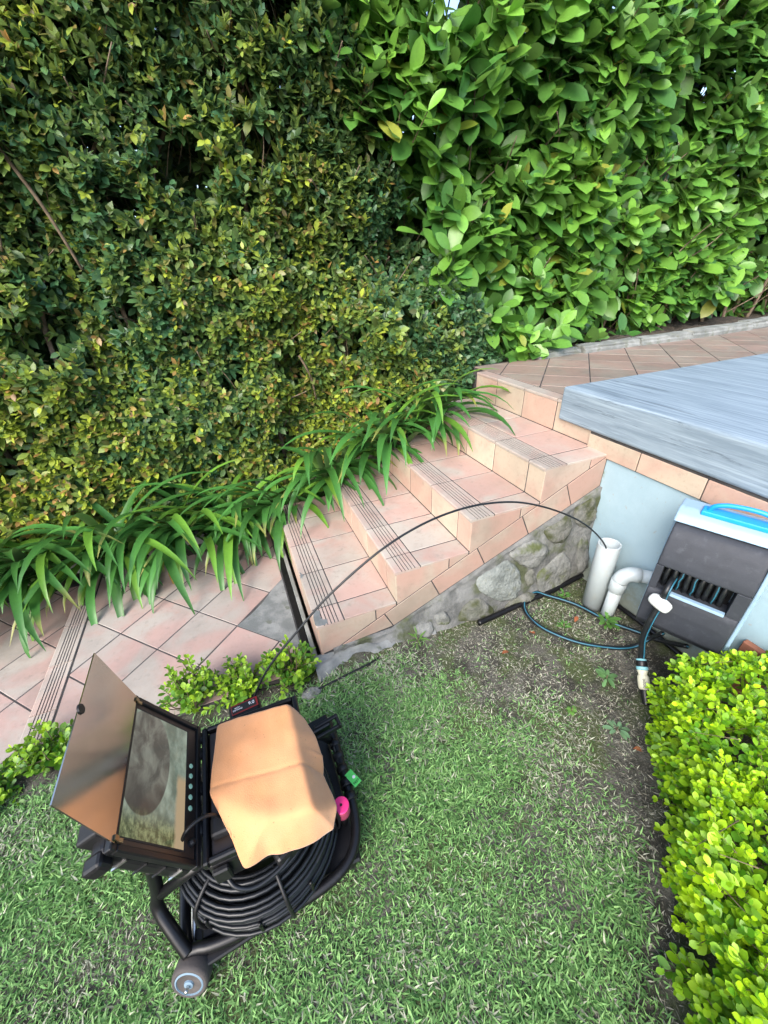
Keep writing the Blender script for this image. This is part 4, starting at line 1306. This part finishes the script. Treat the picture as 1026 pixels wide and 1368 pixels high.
# cable wound in the cage: one continuous cable
pts = []
turns = 34
for i in range(turns * 40):
    t = i / 40; lay = int(t) ; q = lay % 7; row = lay // 7
    r_ = .242 - .0125 * q - .006 * (row % 2) + .003 * math.sin(t * 1.7); zz = .085 + .026 * row + .011 * q + .004 * math.sin(t * 2.3 + q)
    fr = t - int(t); nq = (lay + 1) % 7; nrow = (lay + 1) // 7
    r2 = .242 - .0125 * nq - .006 * (nrow % 2); z2 = .085 + .026 * nrow + .011 * nq
    s_ = max(0, (fr - .85) / .15); r_ = r_ * (1 - s_) + r2 * s_; zz = zz * (1 - s_) + z2 * s_
    pts.append((-.365 + r_ * math.cos(t * 2 * math.pi + 1.3), -.69 + r_ * math.sin(t * 2 * math.pi + 1.3), zz))
part('cable_coil', tube(pts, .0058, 7), 'cable_skin', rl, True)
for a in (-1.35, -.35, -2.4):
    d_ = np.array([math.cos(a), math.sin(a), 0]); c_ = np.array([-.365, -.69, 0])
    tie = catmull([c_ + d_ * .165 + np.array([0, 0, .10]), c_ + d_ * .165 + np.array([0, 0, .225]), c_ + d_ * .20 + np.array([0, 0, .235]), c_ + d_ * .245 + np.array([0, 0, .20]), c_ + d_ * .257 + np.array([0, 0, .14]), c_ + d_ * .25 + np.array([0, 0, .075])], 6)
    part('cable_tie', tube(tie, .0055, 6), 'black_rubber', rl, True)
# posts
part('post', tube(catmull([(-.605, -.885, .05), (-.630, -.845, .085), (-.662, -.785, .14), (-.648, -.765, .20), (-.630, -.752, .31)], 7), .0175, 12), 'black_tube', rl, True)
part('post', tube(catmull([(-.605, -.42, .05), (-.615, -.45, .14), (-.615, -.50, .33)], 7), .020, 12), 'black_tube', rl, True)
part('post', tube(catmull([(-.085, -.47, .06), (-.10, -.50, .14), (-.12, -.53, .22)], 7), .016, 12), 'black_tube', rl, True)
part('cross_bar', tube([(-.640, -.775, .19), (-.475, -.795, .315)], .0145, 12), 'black_tube', rl, True)
part('bar_socket', tube([(-.488, -.794, .305), (-.44, -.80, .34)], .025, 14), 'black_plastic', rl, True)
part('brace_rod', tube([(-.575, -.83, .05), (-.552, -.81, .19)], .0045, 6), 'steel', rl, True)
part('skid', join([box((-.50, -.905, .02), (.17, .03, .018), .004, M=Matrix.Rotation(.08, 3, 'Z')), box((-.55, -.86, .012), (.12, .06, .02), .004)]), 'black_plastic', rl)
part('side_block', box((-.112, -.525, .25), (.075, .045, .055), .004, M=Matrix.Rotation(.15, 3, 'Z')), 'black_plastic', rl)
part('side_hook', join([box((-.085, -.528, .278), (.09, .012, .012), .002, M=Matrix.Rotation(.15, 3, 'Z')), box((-.085, -.56, .262), (.09, .010, .020), .002, M=Matrix.Rotation(.15, 3, 'Z')), box((-.044, -.538, .27), (.010, .05, .024), .002, M=Matrix.Rotation(.15, 3, 'Z'))]), 'black_rubber', rl)
# wheels
def wheel(cx_, cy_, sgn):
    ax_ = np.array([-.30, -.86 * sgn, .38]); c_ = np.array([cx_, cy_, GZ + .051])
    w = part('wheel', lathe([(.030, -.026), (.044, -.025), (.050, -.016), (.051, 0), (.051, .014), (.048, .022), (.042, .025), (.039, .022)], c_, ax_, 32), 'tyre_grey', rl, True)
    part('rim', lathe([(.039, .014), (.039, .023), (.035, .025), (.033, .020), (.014, .019), (.012, .026), (.005, .027)], c_, ax_, 32), 'hub_plastic', w, False)
    part('axle_end', lathe([(.005, .024), (.005, .040), (.003, .042)], c_, ax_, 10), 'steel', w, True)
wheel(-.605, -.918, 1)
wheel(-.600, -.385, -1)
part('axle', tube([(-.600, -.92, .015), (-.600, -.41, .015)], .009, 10), 'steel', rl, True)

# monitor case: base box on top of the reel
cb = part('case_base', span(-.462, -.165, -.868, -.505, .318, .425, .016, 3), 'black_plastic', rl)
part('case_rim', join([span(-.464, -.448, -.870, -.503, .424, .452, .004), span(-.18, -.163, -.870, -.503, .424, .452, .004), span(-.449, -.179, -.870, -.856, .4245, .4525, .004), span(-.449, -.179, -.517, -.503, .4245, .4525, .004)]), 'black_plastic', cb)
part('control_panel', span(-.446, -.182, -.854, -.519, .42, .436, .004), 'bezel', cb)
part('latch', box((-.31, -.876, .395), (.05, .014, .05), .004), 'black_rubber', cb)
part('latch', box((-.43, -.876, .385), (.04, .016, .06), .004), 'black_rubber', cb)
part('plug', join([box((-.415, -.80, .452), (.05, .05, .028), .008, 2)]), 'black_rubber', cb)
text_mesh('lettering', 'N', .014, (-.405, -.745, .4372), (0, 1, 0), (-1, 0, 0), 'white_mark', cb)
for i, yv in enumerate((-.80, -.70, -.60, -.55)):
    part('hinge_knuckle', tube([(-.468, yv, .452), (-.468, yv + .03, .452)], .008, 10), 'black_rubber', cb, True)
part('video_lead', tube(catmull([(-.497, -.822, .500), (-.478, -.815, .527), (-.447, -.80, .525), (-.425, -.79, .50), (-.415, -.785, .462)], 7), .0045, 8), 'black_rubber', cb, True)
part('lower_lead', tube(catmull([(-.44, -.845, .33), (-.42, -.885, .31), (-.37, -.90, .29), (-.30, -.885, .29), (-.265, -.86, .30)], 7), .006, 8), 'cable_skin', rl, True)
part('grip_block', box((-.275, -.845, .295), (.09, .055, .05), .010, 2, M=Matrix.Rotation(.4, 3, 'Z')), 'black_plastic', rl)

# lid with the monitor
lidH = np.array([-.468, -.6865, .462]); lidT = np.array([-.5715, -.6865, .6845])
ew = lidT - lidH; LWD = np.linalg.norm(ew); ew = ew / LWD
ey = np.array([0, 1., 0]); en = np.cross(ey, ew); en = en if en[0] > 0 else -en            # faces right and up
def LP(w, yv, d): return lidH + ew * w + ey * (yv) + en * d                                   # w up the lid, d out of the face
def lid_box(w0, w1, y0, y1, d0, d1, bev=0., seg=2):
    bm = bmesh.new(); bmesh.ops.create_cube(bm, size=1)
    for v in bm.verts: v.co = Vector(((v.co.x + .5) * (w1 - w0) + w0, (v.co.y + .5) * (y1 - y0) + y0, (v.co.z + .5) * (d1 - d0) + d0))
    if bev: bmesh.ops.bevel(bm, geom=bm.edges[:], offset=bev, segments=seg, affect='EDGES', profile=.5)
    V, F = bm_out(bm); V = np.array([LP(*v) for v in V])
    bm = bmesh.new(); vs = [bm.verts.new(v) for v in V]
    for f in F: bm.faces.new([vs[i] for i in f])
    bmesh.ops.recalc_face_normals(bm, faces=bm.faces[:])
    return bm_out(bm)
HY = .181
lid = part('case_lid', lid_box(-.006, LWD + .006, -HY - .004, HY + .004, -.058, -.014, .014, 3), 'black_plastic', rl)
part('lid_rim', join([lid_box(-.008, .008, -HY - .006, HY + .006, -.015, .002, .003), lid_box(LWD - .008, LWD + .008, -HY - .006, HY + .006, -.015, .002, .003),
                      lid_box(.0085, LWD - .0085, -HY - .0055, -HY + .010, -.015, .0015, .003), lid_box(.0085, LWD - .0085, HY - .010, HY + .0055, -.015, .0015, .003)]), 'black_plastic', lid)
part('bezel', lid_box(.009, LWD - .009, -HY + .011, HY - .011, -.0145, -.005), 'bezel', lid)
part('screen_frame', lid_box(.040, LWD - .010, -HY + .022, HY - .024, -.0055, -.0042), 'black_mark', lid)
# screen with UVs: u towards the hinge side, v along the lid
scr = [LP(LWD - .012, -HY + .026, -.0036), LP(.046, -HY + .026, -.0036), LP(.046, HY - .028, -.0036), LP(LWD - .012, HY - .028, -.0036)]
so_ = part('screen', (scr, [(0, 1, 2, 3)]), 'screen', lid)
uvl = so_.data.uv_layers.new(name='UVMap')
for li_, uv in zip(range(4), [(0, 0), (1, 0), (1, 1), (0, 1)]): uvl.data[li_].uv = uv
tagset(so_, 'lit screen showing the inside of a pipe')
for i in range(5):
    part('button', lathe([(.0065, 0), (.0062, .002), (.004, .0025)], LP(.026, .055 - i * .028, -.005), en, 14), 'button_green', lid)
part('cable_gland', lathe([(.010, 0), (.009, .006), (.006, .012)], LP(.022, -HY + .045, -.005), en, 12), 'black_rubber', lid)
part('lid_latch', lid_box(LWD - .03, LWD + .030, -HY + .03, -HY + .075, -.07, -.02, .006), 'black_rubber', lid)
part('lid_latch', lid_box(LWD - .03, LWD + .030, HY - .10, HY - .05, -.07, -.02, .006), 'black_rubber', lid)
part('lid_handle', lid_box(LWD - .03, LWD + .008, -HY - .022, -HY + .012, -.066, -.022, .008, 2), 'black_plastic', lid)
for w_ in (.03, .08, .135, .19):
    part('side_rib', lid_box(w_, w_ + .003, -HY - .007, -HY - .003, -.055, -.018), 'steel' if w_ in (.03, .19) else 'black_rubber', lid)
# sunshade flap
flB = lidT + en * .004; flT = np.array([-.598, -.6865, .886])
fe_ = flT - flB; FL = np.linalg.norm(fe_); fe_ /= FL; fn = np.cross(ey, fe_); fn = fn if fn[0] > 0 else -fn
def flap_box(w0, w1, y0, y1, d0, d1):
    V = [flB + fe_ * w + ey * y_ + fn * d for w in (w0, w1) for y_ in (y0, y1) for d in (d0, d1)]
    bm = bmesh.new(); vs = [bm.verts.new(v) for v in V]
    bmesh.ops.convex_hull(bm, input=bm.verts[:]); bmesh.ops.dissolve_limit(bm, angle_limit=.01, verts=bm.verts[:], edges=bm.edges[:])
    bmesh.ops.recalc_face_normals(bm, faces=bm.faces[:])
    return bm_out(bm)
fl = part('sunshade_flap', flap_box(.004, FL, -HY + .004, HY - .004, -.0015, .0015), 'satin_metal', rl)
tagset(fl, 'satin metal sunshade flap')
part('flap_pull', lathe([(.012, 0), (.011, .004)], flB + fe_ * (FL - .006) + ey * .02, fn, 12), 'black_rubber', fl)
for yv in (-HY + .012, HY - .016):
    part('flap_hinge', join([flap_box(-.004, .010, yv - .004, yv + .006, .002, .005), lid_box(LWD - .018, LWD - .004, yv - .003, yv + .005, .002, .005)]), 'brass', fl)

# battery on the far side
bt = part('battery', box((-.335, -.462, .372), (.105, .085, .075), .012, 2, M=Matrix.Rotation(.1, 3, 'Z')), 'black_plastic', rl)
part('battery_label', box((-.335, -.446, .4105), (.088, .036, .003), .001, M=Matrix.Rotation(.1, 3, 'Z')), 'red_mark', bt)
part('battery_label', box((-.337, -.447, .4122), (.080, .028, .002), .001, M=Matrix.Rotation(.1, 3, 'Z')), 'black_mark', bt)
text_mesh('lettering', '9.0', .017, (-.312, -.4445, .4138), (1, .1, 0), (-.1, 1, 0), 'white_mark', bt)
text_mesh('lettering', 'HIGH\nDEMAND', .0075, (-.358, -.4495, .4138), (1, .1, 0), (-.1, 1, 0), 'white_mark', bt)
# test tag
tg = part('test_tag', box((-.040, -.655, .085), (.030, .058, .0015), 0, M=Matrix.Rotation(.42, 3, 'Z')), 'green_tag', rl)
text_mesh('lettering', 'TEST', .012, (-.032, -.672, .0863), (.91, .41, 0), (-.41, .91, 0), 'black_mark', tg)
part('tag_spot', lathe([(.006, 0), (.0055, .0008)], (-.036, -.652, .0858), (0, 0, 1), 14), 'white_mark', tg)
part('tag_tie', lathe([(.022, -.003), (.025, 0), (.022, .003)], (-.066, -.665, .065), (0, 1, 0), 14), 'black_rubber', rl)

# pink tape roll sitting in the frame
part('tape_peg', lathe([(.012, 0), (.012, .085)], (-.107, -.752, .028), (0, 0, 1), 12), 'black_plastic', rl, True)
pt = thing('tape_roll', (-.107, -.752, .11), 'bright pink tape roll tucked beside the orange cloth', 'tape')
tp = part('roll', lathe([(.026, 0), (.027, .004), (.027, .043), (.026, .045)], (-.107, -.752, .110), (0, 0, 1), 28), 'pink_tape_side', pt, True)
part('roll_top', lathe([(.026, .0445), (.0265, .049), (.024, .051), (.005, .051), (.0045, .047)], (-.107, -.752, .110), (0, 0, 1), 28), 'pink_tape', pt)
part('core_hole', lathe([(.004, .0508), (.004, .0516)], (-.107, -.752, .110), (0, 0, 1), 12), 'black_mark', pt)

# ================================================================== ORANGE CLOTH
def UNZ(u, v, z):
    d = CF * FOC + CR * (u - 513) - CU * (v - 684); t = (z - CAM[2]) / d[2]; return CAM + d * t
ctrl = dict(A=(290, 968, .505), AB=(336, 953, .5125), B=(384, 940, .520), B2=(409, 960, .452), BM=(402, 1012, .5125), B2M=(430, 1018, .425), C=(420, 1082, .515), C2=(448, 1078, .415), C3=(447, 1109, .375),
            D=(352, 1098, .513), G=(400, 1134, .405), F=(328, 1158, .425), E=(280, 1060, .500), AE=(285, 1012, .500), M=(345, 1020, .510), CD=(388, 1090, .514), EF=(303, 1108, .478), GF=(362, 1146, .42))
names = list(ctrl); CV = [UNZ(*ctrl[k_]) for k_ in names]; ix = {k_: i for i, k_ in enumerate(names)}
CF_ = [('A', 'AE', 'M', 'AB'), ('AB', 'M', 'BM', 'B'), ('AE', 'E', 'D', 'M'), ('M', 'D', 'CD', 'BM'), ('BM', 'CD', 'C'), ('B', 'BM', 'B2M', 'B2'), ('BM', 'C', 'C2', 'B2M'), ('C', 'C3', 'C2'),
       ('C', 'CD', 'G', 'C3'), ('CD', 'D', 'GF', 'G'), ('D', 'F', 'GF'), ('D', 'E', 'EF', 'F')]
bm = bmesh.new(); vs = [bm.verts.new(v) for v in CV]
for f in CF_: bm.faces.new([vs[ix[k_]] for k_ in f])
bmesh.ops.recalc_face_normals(bm, faces=bm.faces[:])
cre = bm.edges.layers.float.new('crease_edge')
for a, b, w in [('D', 'F', .75), ('D', 'E', .45), ('B', 'BM', .45), ('BM', 'C', .45), ('C', 'CD', .4), ('CD', 'D', .4), ('A', 'AB', .6), ('E', 'EF', .4)]:
    e = bm.edges.get((vs[ix[a]], vs[ix[b]]))
    if e: e[cre] = w
for v in bm.verts: pass
me = bpy.data.meshes.new('cloth'); bm.to_mesh(me); bm.free()
tmp = bpy.data.objects.new('cloth', me); col.objects.link(tmp)
md = tmp.modifiers.new('s', 'SUBSURF'); md.subdivision_type = 'SIMPLE'; md.levels = 5; md.render_levels = 5
dg = bpy.context.evaluated_depsgraph_get(); me2 = bpy.data.meshes.new_from_object(tmp.evaluated_get(dg))
bpy.data.objects.remove(tmp)
bm = bmesh.new(); bm.from_mesh(me2); bmesh.ops.remove_doubles(bm, verts=bm.verts[:], dist=1e-5)
inner = [v for v in bm.verts if not v.is_boundary]
for _ in range(60): bmesh.ops.smooth_vert(bm, verts=inner, factor=.5, use_axis_x=True, use_axis_y=True, use_axis_z=True)
bd = [v for v in bm.verts if v.is_boundary]
for _ in range(10):
    new = {}
    for v in bd:
        nb = [e.other_vert(v) for e in v.link_edges if e.is_boundary]
        new[v] = (v.co * 2 + nb[0].co + nb[1].co) / 4
    for v, c_ in new.items(): v.co = c_
bm.normal_update(); bm.to_mesh(me2); bm.free()
co = np.empty(len(me2.vertices) * 3, np.float32); me2.vertices.foreach_get('co', co); co = co.reshape(-1, 3).astype(float)
no = np.empty(len(me2.vertices) * 3, np.float32); me2.vertices.foreach_get('normal', no); no = no.reshape(-1, 3).astype(float)
if no[:, 2].mean() < 0: no = -no
w1 = bumps(81, 10, 8, 26); w2 = bumps(82, 12, 30, 70)
hang = np.clip((.50 - co[:, 2]) / .12, 0, 1)
dsp = (.0022 + .0060 * hang) * w1(co[:, 0], co[:, 1]) + .0010 * w2(co[:, 0], co[:, 1])
# pressed-in fold line across the top
ln_a, ln_b = UNZ(283, 1052, .5)[:2], UNZ(408, 1015, .52)[:2]
e = (ln_b - ln_a) / np.linalg.norm(ln_b - ln_a)
dl = (co[:, 0] - ln_a[0]) * -e[1] + (co[:, 1] - ln_a[1]) * e[0]
dsp -= .0022 * np.exp(-(dl / .005) ** 2)
dsp += .0035 * np.exp(-((dl - .05 - .02 * w1(co[:, 0] * .5, co[:, 1] * .5)) / .006) ** 2) * hang
w3 = bumps(83, 6, 14, 30); ph_ = (co[:, 0] * 60 + 14 * co[:, 1]); dsp += .004 * hang * np.sin(ph_ + 2 * w3(co[:, 0], co[:, 1]))
co = co + no * dsp[:, None]
me2.vertices.foreach_set('co', (co - co.mean(0)).astype(np.float32).ravel())
me2.polygons.foreach_set('use_smooth', np.ones(len(me2.polygons), bool)); me2.update()
me2.materials.clear(); me2.materials.append(MATS['orange_cloth'])
clo = link('cloth', me2, None, co.mean(0))
sm = clo.modifiers.new('thickness', 'SOLIDIFY'); sm.thickness = .0025; sm.offset = -1
tagset(clo, 'orange microfibre cloth draped over the camera reel case', 'cloth')
# tools in the case that hold the cloth up
part('case_contents', join([box((-.30, -.69, .468), (.16, .24, .05), .02, 3), box((-.23, -.62, .475), (.09, .12, .05), .02, 3)]), 'black_rubber', cb)

# ================================================================== PUSH CABLE
pc = part('push_cable', tube(catmull([(-.40, -.60, .27), (-.345, -.47, .33), (-.308, -.421, .392), (-.225, -.414, .523), (-.101, -.404, .641), (.018, -.394, .74), (.191, -.38, .842), (.338, -.368, .896), (.491, -.356, .918),
                                    (.66, -.342, .906), (.853, -.326, .852), (1.089, -.307, .733), (1.295, -.29, .593), (1.459, -.277, .438), (1.525, -.268, .33), (1.55, -.262, .15)], 10), .0040, 10), 'cable_skin', smooth=True)
tagset(pc, 'thin black push cable arching from the reel over the steps into the white pipe', 'cable')
